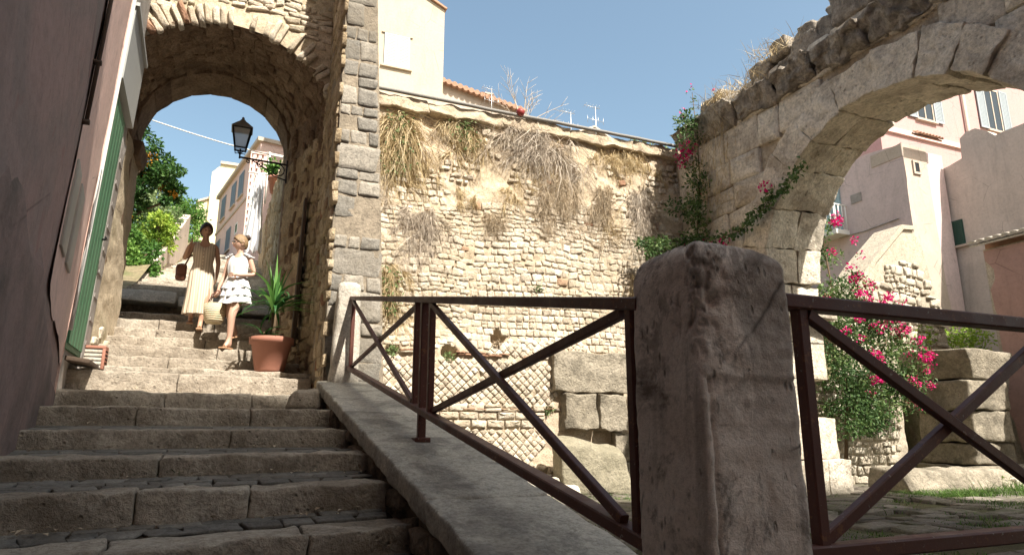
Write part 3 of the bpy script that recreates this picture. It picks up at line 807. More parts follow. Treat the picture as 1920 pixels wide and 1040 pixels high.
# front wall around the opening
def radial(mb, Yf, amp, tone, n_out=16, flip=False):
    P = prof(8.7 if Yf < 9.5 else 10.4)
    P = [p for p in P]
    def outp(x, z):
        cx, c2 = -.35, 3.2
        dx, dz = x - cx, z - c2
        sx = (1.42 if dx > 0 else 2.6) / max(1e-6, abs(dx)); sz = (4.5 if dz > 0 else 1.9) / max(1e-6, abs(dz))
        s = max(1.0001, min(sx, sz)); return (cx + dx * s, c2 + dz * s)
    sheet(mb, lambda u, v: (lambda i: (lambda p, q: (p[0] + (q[0] - p[0]) * v, Yf + amp * fb(p[0] * 3 + (q[0] - p[0]) * v * 3, (p[1] + (q[1] - p[1]) * v) * 3), p[1] + (q[1] - p[1]) * v))(P[i], outp(*P[i])))(int(round(u * (len(P) - 1)))), len(P) - 1, n_out, tone)
mb = MB(); radial(mb, 8.68, .03, (.6, .5, 0), 26)
def gmask(u, v):
    if u > .96: return False
    d = hypot(u + .33, v - 4.8)
    if v < 4.8: return u < -1.66
    return d > 1.44 + .3 and (d > 1.44 + .14 or True)
rubble(mb, -2.8, .97, 4.6, 7.6, lambda u, v, h: (u, 8.68 - h, v), (.06, .13), (.09, .30), .012, .025, gmask, 81, .10, 2.5, brick=.015, rough=.2, skip=.18)
for k in range(38):     # thin stones set radially round the edge of the opening
    a = radians(24) + radians(132) * (k + .5) / 38
    if srnd.random() < .3: continue
    cx, c2 = -.33, 4.8
    L = srnd.uniform(.2, .34); r = 1.44 + L / 2 - .03
    er = Vector((cos(a), 0, sin(a))); et = Vector((-sin(a), 0, cos(a)))
    base = Vector((cx, 8.67, c2)) + er * r
    stone1(mb, lambda p, q, h, base=base, er=er, et=et: base + er * p + et * q + Vector((0, -h, 0)), 0, 0, L, .078, srnd.uniform(.02, .07), srnd, (srnd.random(), 1.0 if srnd.random() < .05 else 0, 0), rough=.2)
part('front_wall', mb, M['gate'], gt)
mb = MB(); radial(mb, 10.9, .03, (.5, .5, 0), 12)
box(mb, -2.9, .95, 8.74, 10.86, 6.75, 7.6, 0, (.5, .5, 0)); box(mb, -2.9, -1.75, 8.74, 10.86, 1.3, 6.75, 0, (.5, .5, 0))
part('rear_wall', mb, M['gate'], gt)
mb = MB(); rblock(mb, [(.72, 9.16, 2.1), (.78, 9.16, 2.1), (.72, 9.34, 2.1), (.78, 9.34, 2.1), (.76, 9.16, 4.15), (.80, 9.16, 4.15), (.76, 9.34, 4.15), (.80, 9.34, 4.15)], (2, 3, 12), .006, .004, 6)
tag(solid('wooden_plank', mb, M['wood']), 'dark upright wooden plank leaning on the right wall inside the archway', 'plank')

# ------------------------------------------------------------------ rubble retaining wall
rw = empty('retaining_wall', (5.4, 10.6, 0))
tag(rw, 'high sunlit ancient rubble wall with diamond masonry at its foot and dry plants at its top', 'wall')
HOLES = [(4.14, 2.53, .13), (3.29, 2.25, .12), (2.36, 2.27, .09), (2.95, 3.9, .05), (7.3, 3.1, .1), (6.9, 5.0, .06)]
def wy(u, v):
    return 10.5 + .07 * fb(u * .6, v * .6, 2) - (.10 if v < 2.3 else .10 * max(0, 1 - (v - 2.3) / .5)) + .05 * max(0, v - 4.5)
def hole(u, v):
    return sum(max(0, 1 - (hypot(u - a, v - b) / (r * 1.2)) ** 4) * .22 for a, b, r in HOLES)
def inhole(u, v): return any(hypot(u - a, v - b) < r * 1.15 for a, b, r in HOLES)
wm = lambda u, v, h: (u, wy(u, v) - h, v)
mb = MB()
sheet(mb, lambda u, v: (1.3 + 8.6 * u, wy(1.3 + 8.6 * u, 6.7 * v) + hole(1.3 + 8.6 * u, 6.7 * v) - .004 + .026 * fb(u * 44, v * 36, 1) + (.05 * fb(u * 14, v * 12, 3) if v > .72 else 0), 6.7 * v), 240, 190, (.5, .5, 0))
box(mb, 1.3, 9.9, 10.78, 11.2, 0, 6.5, 0, (.5, .5, 0))
def top(u): return 5.15 + .35 * fb(u * .8, 3) - (.3 if 3.2 < u < 4.6 else 0)
def sqz(u): return 3.55 + .25 * fb(u, 8) if u > 3.6 else 2.3
rubble(mb, 1.5, 9.6, 2.35, 6.5, wm, (.065, .145), (.08, .25), .006, .024, lambda u, v: v < top(u) and v > sqz(u) and not inhole(u, v), 91, .10, 2.4, brick=.012, rough=.19, skip=.05)
rubble(mb, 1.5, 9.6, 5.0, 6.45, wm, (.07, .17), (.08, .26), .03, .032, lambda u, v: v > top(u) and (fb(u * 1.3, v * 1.3, 9) > -.05 or u > 6.5), 92, .1, 2.4, brick=.01, rough=.2, skip=.25)
rubble(mb, 3.55, 6.9, 2.35, 3.9, wm, (.11, .145), (.10, .18), .008, .026, lambda u, v: v < sqz(u) and not inhole(u, v) and v > 2.36, 93, .04, 2.8, rough=.13)
rubble(mb, 6.9, 9.6, 0, 3.9, wm, (.12, .24), (.14, .42), .02, .06, lambda u, v: (v < sqz(u) if v > 2.36 else True) and not inhole(u, v), 94, .06, 2.8, rough=.12)
rubble(mb, 1.6, 3.55, 2.35, 3.0, wm, (.1, .17), (.12, .26), .02, .05, lambda u, v: v < sqz(u) and not inhole(u, v), 95, .05, 3)
# thin brick courses
for (v0, u0, u1) in ((2.215, 1.7, 5.1), (2.255, 2.4, 4.3), (1.345, 3.0, 5.3)):
    rubble(mb, u0, u1, v0, v0 + .035, wm, (.036, .037), (.14, .26), .008, .05, lambda u, v: not inhole(u, v) and fb(u * 2, v) > -.3, int(v0 * 1000), .02, 5, brick=.8)
# diamond network masonry
drnd = random.Random(5)
def diamonds(u0, u1, v0, v1, s, mask=None):
    d = s * .7071
    r = 0; v = v0
    while v < v1:
        u = u0 + (d if r % 2 else 0)
        while u < u1:
            if (mask is None or mask(u, v)) and not inhole(u, v) and drnd.random() > .02:
                stone1(mb, wm, u + drnd.uniform(-.006, .006), v + drnd.uniform(-.006, .006) + .02 * fb(u, v), s - .010, s - .010, .028 * drnd.uniform(.6, 1.3), drnd, (drnd.random(), 0, 0), pi / 4 + drnd.uniform(-.06, .06), 5, rough=.04)
            u += 2 * d
        v += d; r += 1
diamonds(1.6, 5.25, 1.42, 2.18, .100, lambda u, v: u < 5.15 - .12 * fb(v * 5, u))
diamonds(4.0, 6.2, 2.27, 2.52, .105, lambda u, v: u + v * .6 < 7.3)
diamonds(2.2, 5.2, .30, 1.02, .100, lambda u, v: u < 4.95 - (.75 - v) * .6)
rubble(mb, 1.8, 5.05, 1.06, 1.33, wm, (.128, .132), (.26, .34), .018, .05, None, 97, 0, 7, rough=.02, flat=True)
rubble(mb, 1.6, 5.6, -.05, .32, wm, (.1, .2), (.14, .34), .03, .08, None, 98, .05, 2.8, rough=.13)
part('masonry', mb, M['rubble'], rw)
mb = MB()
for i, (a, b, c, d) in enumerate(((5.12, 6.58, 1.66, 2.36), (5.30, 5.93, 1.03, 1.64), (5.96, 6.52, 1.02, 1.63), (6.3, 7.2, .5, .98), (6.2, 7.1, 0, .48))):
    rblock(mb, hexbox(a, b, 10.26 - .03 * (i % 3), 10.6, c, d), (14, 5, 9), .022, .04, 3.5, (drnd.random(), 0, 0), seed=i * 9)
part('ashlar', mb, M['block'], rw)
mb = MB()
for k in range(6):
    a = 1.45 + k * 1.4
    rblock(mb, hexbox(a, a + 1.398, 10.47, 10.95, 6.46, 6.67), (30, 6, 5), .02, .05, 3, (drnd.random(), .5, 0), seed=k)
part('capping', mb, M['rubble'], rw)
mb = MB(); tube(mb, [(1.5 + .35 * i, 10.44 + .01 * fb(i, 1), 6.72 + .012 * fb(i * .4, 5)) for i in range(25)], .035, 8)
tag(solid('service_pipe', mb, M['pipe']), 'thin grey pipe running along the top of the rubble wall', 'pipe')
mb = MB()
rblock(mb, [(4.9, 9.55, .05), (6.15, 9.35, .0), (5.0, 10.15, .05), (6.3, 10.05, .05), (4.75, 9.65, .93), (6.0, 9.5, .60), (4.95, 10.1, .98), (6.1, 10.05, .82)], (12, 9, 9), .09, .06, 2.4, (.5, 0, 0), seed=4)
tag(solid('boulder', mb, M['boulder']), 'large tilted sunlit boulder lying at the foot of the rubble wall', 'boulder')
for i, (x, y, s, q) in enumerate(((4.55, 9.9, .34, 'flat pale rock half buried left of the large boulder'), (4.25, 10.1, .22, 'small broken rock farthest left at the foot of the diamond masonry'), (4.85, 9.45, .2, 'small pale rock just in front of the large boulder'))):
    mb = MB(); rblock(mb, [(x + (s if k & 1 else -s) * drnd.uniform(.8, 1.1), y + (s * .7 if k & 2 else -s * .7), (s * drnd.uniform(.75, 1.1) if k & 4 else -.03)) for k in range(8)], (8, 6, 5), .06, .05, 4, (.8, 0, 0), seed=i * 3)
    tag(solid('rock', mb, M['ruin']), q, 'rock', 'rocks at the wall foot')

# ------------------------------------------------------------------ dry plants hanging on the wall
def hanging(cx, cz0, w, drop, n, mat, label, seed, out=.35, curl=.5, wd=.012, up=.15, grp='dry plants hanging on the rubble wall', green=0, fork=0.0):
    rnd = random.Random(seed); mb = MB()
    nt_ = max(6, n // 22)
    for q in range(nt_):
        rx = cx + rnd.gauss(0, w * .30); rz_ = cz0 - abs(rnd.gauss(0, .32)) * min(1.2, drop) + rnd.uniform(0, .08)
        base = rnd.gauss(0, .45) * (.6 + curl); Lq = drop * rnd.uniform(.25, .75); tq = rnd.random(); oq = out * rnd.uniform(.2, 1.1)
        for i in range(22):
            an = base + rnd.gauss(0, .38); L = Lq * rnd.uniform(.35, 1.25)
            p = Vector((rx + rnd.uniform(-.03, .03), wy(rx, rz_) - .02, rz_ + rnd.uniform(-.03, .03)))
            v = Vector((sin(an), -oq * rnd.uniform(.4, 1.4) / max(.2, L), -cos(an) + up * rnd.uniform(0, 3.5)))
            tone = (min(1, max(0, tq * .6 + rnd.random() * .5)), 0, 0); pts = [p.copy()]; st = L / 7
            for k in range(7):
                v = (v.normalized() + Vector((rnd.gauss(0, .2), rnd.gauss(0, .14) + .10, -.20 + rnd.gauss(0, .15))))
                p = p + v.normalized() * st; p.y = min(p.y, wy(p.x, p.z) - .015); pts.append(p.copy())
            strand(mb, pts, wd * rnd.uniform(.5, 1.3), tone, rnd)
            for _ in range(2):
                if rnd.random() < fork + .15:
                    b = Vector(pts[rnd.randint(2, 6)]); e = Vector((rnd.gauss(0, .09), -abs(rnd.gauss(0, .07)), rnd.gauss(-.04, .09)))
                    strand(mb, [b, b + e * .5 + Vector((0, 0, .01)), b + e], wd * .7, tone, rnd)
    for i in range(green):
        p = Vector((cx + rnd.gauss(0, w * .3), wy(cx, cz0) - rnd.uniform(.03, .2), cz0 - rnd.random() * drop * .6))
        leaf(mb, p, rdir(rnd, .2), rdir(rnd), .07, .04, (rnd.random(), 0, 0), 1)
    tag(solid('dry_shrub', mb, [mat, M['pale_tree']]), label, 'dry plant', grp)
hanging(2.35, 6.35, .5, 1.9, 1105, M['dry'], 'tall straw coloured grass hanging beside the buttress', 1, .4, .6, .016, green=160)
hanging(2.7, 4.75, .55, 1.2, 700, M['drygrey'], 'dense greyish twig mass low down beside the buttress', 2, .3, .7, .010, fork=.8)
hanging(2.25, 3.6, .35, 1.3, 714, M['dry'], 'thin pale withered grass lowest down next to the buttress', 3, .14, .6, .009, green=90)
hanging(3.55, 6.45, .5, 1.0, 816, M['dry'], 'golden dead creeper left of centre under the wall top', 4, .3, .6, .014, green=120)
hanging(4.9, 6.6, .8, 1.7, 1190, M['drygrey'], 'large grey spiky dead shrub under the red ball', 5, .5, .9, .013, fork=.6, up=.25)
hanging(5.3, 5.6, .8, 1.3, 850, M['drybrown'], 'thin brown twigs below the grey dead shrub', 6, .2, .6, .008, fork=.8)
hanging(6.35, 5.6, .4, 1.2, 782, M['drybrown'], 'narrow dark brown dead plant right of centre on the wall', 7, .25, .5, .010, fork=.7)
hanging(6.9, 6.45, .8, .7, 1020, M['dry'], 'wide tan grass fringe near the right end of the wall top', 8, .25, .6, .012)
hanging(7.2, 5.6, .4, 1.3, 816, M['drygrey'], 'drooping grey tuft at the right above the big pillar', 9, .35, .4, .011, fork=.5)
hanging(4.05, 4.75, .3, .55, 374, M['drybrown'], 'small brown tuft in the middle of the rubble face', 10, .15, .7, .009, fork=.5)
hanging(7.1, 3.9, .35, 1.3, 442, M['dry'], 'pale dead roots hanging just left of the pillar', 11, .3, .5, .012)
rnd = random.Random(3)
for (x, z, lb) in ((4.14, 2.45, 'green brown weed filling the largest hole in the rubble wall'), (3.29, 2.2, 'small weed in the hole above the middle railing uprights'), (2.36, 2.24, 'tiny weed in the hole nearest the buttress'), (4.9, 3.45, 'sparse green sprig on the squared stones of the wall'), (5.05, 1.36, 'green tuft growing over the pale brick course')):
    mb = MB(); g = 'green brown' in lb
    leafcloud(mb, [(x, wy(x, z) - .02, z, .10, .05, .07)], 80 if 'sparse' not in lb else 60, .05, rnd, m=0)
    tag(solid('weed', mb, [M['drybrown'] if g else M['pale_tree']]), lb, 'weed', 'weeds in the wall')
tl = random.Random(77)
ORD = 'first second third fourth fifth sixth seventh eighth ninth tenth eleventh twelfth thirteenth fourteenth fifteenth sixteenth'.split()
for k in range(16):
    x = 1.95 + k * .385 + tl.uniform(-.12, .12); kind = tl.choice([('dry', 'straw'), ('dry', 'straw'), ('drygrey', 'grey'), ('drybrown', 'brown')])
    z = tl.uniform(6.15, 6.5) if k % 2 else tl.uniform(5.0, 6.1)
    hanging(x, z, tl.uniform(.3, .6), tl.uniform(.35, .9), tl.randint(90, 260), M[kind[0]], 'small thin %s tuft high on the rubble wall, %s from the buttress' % (kind[1], ORD[k]), 200 + k, tl.uniform(.12, .3), tl.uniform(.4, .9), .009, fork=.4, grp='thin dry tufts scattered on the rubble wall')
# shrub with bare branches on top of the wall
mb = MB(); brnd = random.Random(21)
for k in range(13):
    a = brnd.uniform(-.9, 1.25); L = brnd.uniform(.6, 1.25); p = Vector((4.75 + brnd.uniform(-.1, .1), 10.7, 6.65)); pts = [p.copy()]
    for q in range(6):
        p = p + Vector((sin(a) * L / 6 + brnd.uniform(-.02, .02), brnd.uniform(-.03, .03), cos(a) * L / 6)); a += brnd.uniform(-.05, .16); pts.append(p.copy())
        if q in (2, 3, 4):
            b = a + brnd.choice([-.6, .6]); tube(mb, [p, p + Vector((sin(b), 0, cos(b))) * .28], [.005, .002], 4)
    tube(mb, pts, [.010, .009, .008, .007, .005, .004, .002], 5)
tag(solid('bare_shrub', mb, M['drygrey']), 'leafless thin shrub standing against the sky on the wall top', 'shrub')
mb = MB(); lathe(mb, [(.001, -.08), (.05, -.07), (.075, -.03), (.08, 0), (.075, .035), (.045, .065), (.001, .08)], (4.57, 10.42, 6.77), 20)
tag(solid('red_ball', mb, M['red']), 'dark red ball caught among twigs on the wall top', 'ball')

# ------------------------------------------------------------------ great ruined arch on the right
ar = empty('stone_arch', (8.8, 6.0, 0))
tag(ar, 'huge weathered ancient stone arch spanning the courtyard at the right', 'arch')
XF, XB = 8.1, 9.45
def acen(t): return (6.0 + .12 * t, 3.42 + .1 * t, 2.32 - .0 * t)
def ap(t, th, ro):
    cy, cz2, r = acen(t); r += ro
    return (XF + (XB - XF) * t, cy + r * cos(th), cz2 + r * sin(th))
arn = random.Random(17)
mb = MB(); mb2 = MB()
ths = [0.0]
while ths[-1] < pi - .12: ths.append(min(pi, ths[-1] + arn.uniform(.20, .30)))
ths[-1] = pi
for k, (a, b) in enumerate(zip(ths[:-1], ths[1:])):
    cut = arn.choice([.42, .5, .58, .36])
    for (t0, t1) in ((0, cut), (cut, 1)):
        ro = arn.uniform(.55, .66); ri = arn.uniform(-.015, .015) + (-.05 if (k in (6, 7) and t0 == 0) else 0)
        g = .002
        pr = -.012 - (.05 if (k in (6, 7, 8) and t0 == 0) else 0) + arn.uniform(-.006, .006) if t0 == 0 else 0
        H = []
        for t in (t0, t1):
            for r in (ri, ro):
                for th in (a + g, b - g):
                    p = list(ap(t, th, r)); p[0] += (pr if t == 0 else (.004 if t == t0 else -.004)); H.append(p)
        rblock(mb, H, (12, 14, 12), .010, .034, 3.6, (arn.random(), 0, 0), seed=k * 7 + t0 * 3)
part('voussoirs', mb, M['arch'], ar)
mb = MB()
z = 0.0; row = 0
while z < 3.42:
    h = min(arn.uniform(.5, .72), 3.45 - z)
    if 3.45 - z - h < .25: h = 3.45 - z
    pj_ = .16 if row == 0 else (.05 if row == 1 else 0)
    for (x0, x1) in (((XF, 8.75), (8.76, XB)) if row % 2 else ((XF, XB - .42), (XB - .41, XB))):
        f = lambda x: 8.3 + .2 * (x - XF) / (XB - XF)
        notch = row == 2 and x1 > 9.3
        ya = .35 if notch else 0
        H = [(x + (pj_ if x > 9.4 else (-pj_ if x < 8.2 else 0)), (y if y > 9 else f(x) - pj_ + arn.uniform(-.02, .02) + ya), zz) for zz in (z + .004, z + h - .004) for y in (8.3, 10.45) for x in (x0, x1)]
        rblock(mb, H, (8, 12, 7), .014, .022, 3, (arn.random(), 0, 0), seed=row * 5 + x0)
    z += h; row += 1
rblock(mb, hexbox(XF - .06, XB + .09, 8.22, 8.7, 2.86, 3.02), (8, 5, 3), .025, .02, 4, (.5, 0, 0))
part('pier', mb, M['arch'], ar); mb = MB()
z = 0
while z < 3.42:
    h = .68 if z + .68 < 3.2 else 3.45 - z
    rblock(mb, hexbox(XF, XB, 1.6, 3.48, z + .004, z + h - .004), (8, 8, 6), .03, .025, 3, (arn.random(), 0, 0), seed=z)
    z += h
part('pier', mb, M['arch'], ar)
mb = MB()   # core of the spandrels
for X, fl in ((XF + .06, 1), (XB - .04, 0)):
    t = 0 if fl else 1
    cy, cz2, r = acen(t)
    for i in range(48):
        q = []
        for th in (pi * i / 48, pi * (i + 1) / 48):
            y, zz = cos(th), sin(th)
            s = min((4.6 if y > 0 else 4.3) / max(1e-6, abs(y)), 3.05 / max(1e-6, zz))
            q.append(((X, cy + (r + .3) * y, cz2 + (r + .3) * zz), (X, cy + s * y, cz2 + s * zz)))
        ii = [mb.vert(p, (.4, .5, 0)) for p in (q[0][0], q[1][0], q[1][1], q[0][1])]
        mb.face(ii if fl else ii[::-1], 0, False)
box(mb, XF + .07, XB - .05, 1.6, 10.46, 6.3, 6.5, 0, (.4, .5, 0))
def spm(u, v):
    return hypot(u - 6.0, v - 3.42) > 2.32 + .56
rubble(mb, 1.7, 10.45, 3.46, 6.46, lambda u, v, h: (XF + .04 - h, u, v), (.40, .66), (.45, .95), .006, .045, spm, 31, .05, 7, rough=.05, flat=True)
part('spandrel', mb, M['arch'], ar)
mb = MB(); y = 10.3; k = 0
while y > 2.0:
    L = arn.uniform(.55, 1.05); y2 = y - L
    pr = arn.uniform(.22, .40); dz = arn.uniform(-.05, .05); hh = arn.uniform(.36, .5)
    H = [(XF - .04, y2 + .01, 6.42), (XF + .7, y2 + .01, 6.42), (XF - .04, y - .01, 6.42), (XF + .7, y - .01, 6.42),
         (XF - pr, y2 + .01, 6.42 + hh + dz), (XF + .7, y2 + .01, 6.46 + hh), (XF - pr * arn.uniform(.7, 1.1), y - .01, 6.42 + hh - dz), (XF + .7, y - .01, 6.46 + hh)]
    rblock(mb, H, (18, 14, 12), .04, .085, 4.2, (arn.random() * .8, 0, 0), seed=k * 3.3)
    y = y2; k += 1
part('cornice', mb, M['cornice'], ar)
mb = MB()
for k in range(150):    # broken core of rubble left on top
    y = arn.uniform(3.0, 9.3); lim = 1.05 - .42 * abs(y - 5.2) / 2.2 if y < 8.3 else .12
    zz = 6.85 + max(0, lim) * arn.random() ** .8; s = arn.uniform(.13, .27)
    x = XF + .12 + .8 * arn.random() + .15 * (zz - 6.85)
    rblock(mb, [(x + (s if q & 1 else -s) * arn.uniform(.7, 1.1), y + (s if q & 2 else -s) * arn.uniform(.7, 1.2), zz + (s * .8 if q & 4 else -s * .9) * arn.uniform(.7, 1.1)) for q in range(8)], (4, 4, 4), .05, .05, 4, (arn.random(), 1.0 if arn.random() < .05 else 0, 0), seed=k)
rblock(mb, hexbox(XF - .1, XF + .6, 8.9, 9.6, 6.85, 7.25), (6, 6, 4), .08, .05, 3, (.3, 0, 0)); rblock(mb, hexbox(XF - .05, XF + .9, 5.6, 6.5, 7.0, 7.75), (6, 6, 6), .1, .06, 3, (.2, 0, 0))
part('rubble_top', mb, M['cornice'], ar)
mb = MB()
for (y, zz) in ((9.0, 7.0), (8.3, 6.95), (7.6, 7.2)):
    for _ in range(130):
        p = Vector((XF - .15 + arn.gauss(0, .12), y + arn.gauss(0, .22), zz)); L = arn.uniform(.15, .45); d = rdir(arn, -.9)
        strand(mb, [p, p + d * L * .5, p + d * L + Vector((0, 0, -.06))], .012, (arn.random(), 0, 0), arn)
tag(solid('dry_grass', mb, M['dry']), 'dry grass tufts sprouting from the broken cornice of the great arch', 'dry plant')

# bougainvillea on the left side of the arch and the trailing vine
def stems(mb, paths, r, m):
    for p in paths: tube(mb, p, [r * (1 - .7 * i / (len(p) - 1)) for i in range(len(p))], 5, m)
bl = empty('bougainvillea', (8.0, 9.9, 0))
tag(bl, 'bougainvillea with magenta flowers climbing where the rubble wall meets the great arch', 'climbing plant')
vr = random.Random(8)
def vclumps(n, f): return [f() for _ in range(n)]
cl = [(vr.gauss(8.05, .22), vr.uniform(9.6, 10.1), z, .2, .2, .22) for z in [vr.uniform(4.1, 6.4) for _ in range(36)]]
cl += [(vr.uniform(6.9, 8.2), vr.uniform(9.7, 10.1), vr.uniform(4.0, 4.55), .22, .2, .15) for _ in range(16)]
cl += [(8.0 + vr.gauss(0, .2), 9.6, vr.uniform(6.3, 6.9), .22, .2, .2) for _ in range(8)]
mb = MB(); leafcloud(mb, cl, 80, .075, vr, flower=.12, fl_L=.06)
for (p0, p1) in (((8.1, 9.8, 6.4), (8.05, 9.8, 7.75)), ((8.2, 9.7, 6.5), (8.5, 9.6, 7.6)), ((8.1, 9.8, 6.6), (7.85, 9.9, 7.2))):
    for i in range(55):
        t = vr.random(); p = Vector(lerp3(p0, p1, t)) + Vector((vr.gauss(0, .07), vr.gauss(0, .07), vr.gauss(0, .05)))
        fl = t > .8 and vr.random() < .6
        leaf(mb, p, rdir(vr, .1), rdir(vr), .07, .045, (vr.random(), 1.0 if fl else 0, 0))
part('foliage', mb, M['boug'], bl)
mb = MB(); stems(mb, [[(8.0, 10.2, 3.2), (8.05, 9.95, 4.5), (8.1, 9.8, 5.8), (8.1, 9.8, 6.6), (8.05, 9.8, 7.6)], [(8.1, 9.9, 5.5), (8.2, 9.7, 6.5), (8.5, 9.6, 7.6)], [(8.0, 10, 4.3), (7.5, 9.9, 4.3), (6.9, 10, 4.35)]], .02, 0)
part('stem', mb, M['bark'], bl)
mb = MB()
for _ in range(260):
    p = Vector((vr.gauss(8.02, .12), vr.uniform(8.8, 9.8), vr.uniform(5.2, 6.9))); L = vr.uniform(.25, .7)
    strand(mb, [p, p + Vector((vr.uniform(-.12, .05), vr.uniform(-.1, .1), -.1)), p + Vector((vr.uniform(-.15, .05), vr.uniform(-.15, .15), -L))], .011, (vr.random(), 0, 0), vr)
tag(solid('dry_shrub', mb, M['dry']), 'straw coloured dead growth on the left corner of the great arch', 'dry plant')
vi = empty('trailing_vine', (8.0, 8.6, 4.4))
tag(vi, 'thin green vine trailing across the face of the great arch', 'vine')
path = [(7.0, 10.15, 4.42), (7.6, 9.95, 4.5), (7.95, 9.3, 4.42), (7.98, 8.7, 4.38), (7.99, 8.3, 4.52), (8.0, 8.0, 4.72), (8.0, 7.6, 4.82), (8.0, 7.2, 5.05)]
mb = MB(); stems(mb, [path], .012, 0); part('stem', mb, M['bark'], vi)
mb = MB()
for a, b in zip(path[:-1], path[1:]):
    for _ in range(70):
        p = Vector(lerp3(a, b, vr.random())) + Vector((vr.uniform(-.10, .02), vr.gauss(0, .06), vr.gauss(0, .06)))
        leaf(mb, p, rdir(vr, .5), rdir(vr), .085, .06, (vr.uniform(.2, 1), 0, 0))
for c in ((7.95, 9.1, 4.3), (7.95, 8.0, 4.95), (7.9, 9.4, 4.25)):
    for _ in range(25): leaf(mb, Vector(c) + rdir(vr) * .1, rdir(vr), rdir(vr), .06, .05, (.5, 1.0, 0))
part('leaves', mb, M['boug'], vi)
mb = MB()
leafcloud(mb, [(8.0 + vr.gauss(0, .08), 8.1 + vr.gauss(0, .2), z, .12, .12, .14) for z in (3.3, 3.5, 3.2, 2.0, 1.8, 1.65, 1.95)], 45, .06, vr, flower=.6, fl_L=.06)
tag(solid('bougainvillea_spray', mb, M['boug']), 'loose magenta flower sprays behind the right edge of the big pillar', 'climbing plant')

# big bougainvillea beyond the arch with its stone wall
mb = MB()
sheet(mb, lambda u, v: (9.5 + 3.3 * u, 9.72 + .03 * fb(u * 12, v * 8), 2.0 * v), 40, 24, (.5, .5, 0))
box(mb, 9.5, 12.8, 9.76, 10.3, 0, 1.98, 0, (.5, .5, 0))
rubble(mb, 9.55, 12.7, .0, 1.95, lambda u, v, h: (u, 9.72 - h, v), (.1, .24), (.14, .42), .035, .045, None, 33, .06, 2.8, rough=.12, skip=.15)
tag(solid('rubble_wall', mb, M['ruin']), 'low sunlit rough stone wall under the big bougainvillea beyond the arch', 'wall')
bb = empty('bougainvillea', (11.0, 9.4, 0))
tag(bb, 'big bougainvillea bush full of magenta flowers beyond the great arch', 'climbing plant')
cl = []
while len(cl) < 130:
    x = vr.uniform(10.15, 12.6); z = vr.uniform(.8, 5.0)
    lo = 1.0 + max(0, (x - 11.2)) * .45 + .4 * fb(x * 2, 3); hi = 5.0 - (x - 10.6) * 1.3 if x > 10.7 else 5.0
    if z < lo or z > hi: continue
    cl.append((x, vr.uniform(8.9, 9.55), z, .24, .24, .22))
mb = MB(); leafcloud(mb, cl, 90, .075, vr, flower=0)
for _ in range(40):
    q = max(vr.sample(cl, 2), key=lambda t: t[2] + .5 * t[0]); fx, fz = q[0] + vr.uniform(-.05, .3), q[2] + vr.uniform(0, .25)
    for _ in range(vr.randint(1, 3)):
        leafcloud(mb, [(fx + vr.gauss(0, .12), 8.85 + vr.uniform(-.1, .2), fz + vr.gauss(0, .12), .10, .1, .085)], vr.randint(14, 34), .05, vr, flower=1, fl_L=.06)
part('foliage', mb, M['boug'], bb)
mb = MB(); stems(mb, [[(10.9, 9.65, 0), (11.0, 9.5, 1.5), (10.8, 9.3, 3.0), (10.6, 9.3, 4.7)], [(11, 9.5, 1.3), (11.7, 9.3, 2.4), (12.3, 9.3, 3.0)]], .04, 0); part('stem', mb, M['bark'], bb)
mb = MB(); leafcloud(mb, [(vr.uniform(13.0, 18.3), vr.uniform(11.0, 11.8), 2.95 + .06 * i % .5 + vr.uniform(-.1, .3), .3, .3, .24) for i in range(46)], 90, .10, vr)
tag(solid('hedge', mb, M['hedge']), 'low bright yellow green hedge behind the ruined block pier', 'hedge')

# ruined pier of stacked blocks
rp = empty('ruined_pier', (14.3, 9.8, 0))
tag(rp, 'short ruined pier of big stacked stone blocks at the right of the courtyard', 'ruin')
bl_ = [(13.75, 15.25, 8.95, 10.3, 0, .33), (13.9, 15.15, 9.05, 10.25, .34, .78), (13.88, 15.1, 9.0, 10.2, .79, 1.42), (13.8, 15.05, 8.95, 10.2, 1.43, 2.03)]
for i, b in enumerate(bl_):
    mb = MB(); rblock(mb, hexbox(*b), (12, 12, 6), .05, .05, 1.8, (arn.random(), 0, 0), seed=i * 11); part('block', mb, M['block'], rp)
mb = MB(); rblock(mb, [(14.0, 8.95, 2.06), (15.1, 8.95, 2.06), (13.7, 10.3, 2.06), (15.1, 10.3, 2.06), (13.75, 8.85, 2.66), (15.2, 8.85, 2.64), (13.6, 10.35, 2.72), (15.1, 10.3, 2.68)], (12, 12, 6), .04, .04, 1.8, (.4, 0, 0), seed=77); part('block', mb, M['block'], rp)
mb = MB()
rblock(mb, [(10.55, 8.05, -.05), (13.2, 7.75, -.05), (10.6, 8.9, -.05), (13.2, 8.6, -.05), (10.6, 8.15, .36), (13.1, 7.9, .34), (10.6, 8.85, .38), (13.1, 8.5, .36)], (22, 8, 5), .05, .05, 2.5, (.6, 0, 0), seed=9)
tag(solid('fallen_block', mb, M['block']), 'long low fallen stone block on the grass in front of the bougainvillea wall', 'stone')
mb = MB()
for i in range(7):
    x, y, s = arn.uniform(12.6, 13.6), arn.uniform(7.6, 8.3), arn.uniform(.08, .16)
    rblock(mb, [(x + (s if k & 1 else -s), y + (s if k & 2 else -s), (s * 1.2 if k & 4 else -.03)) for k in range(8)], (4, 4, 3), .04, .04, 6, (arn.random(), 0, 0), seed=i)
tag(mb.build('rubble_heap', M['ruin']), 'small heap of broken stones at the end of the fallen block', 'rubble')
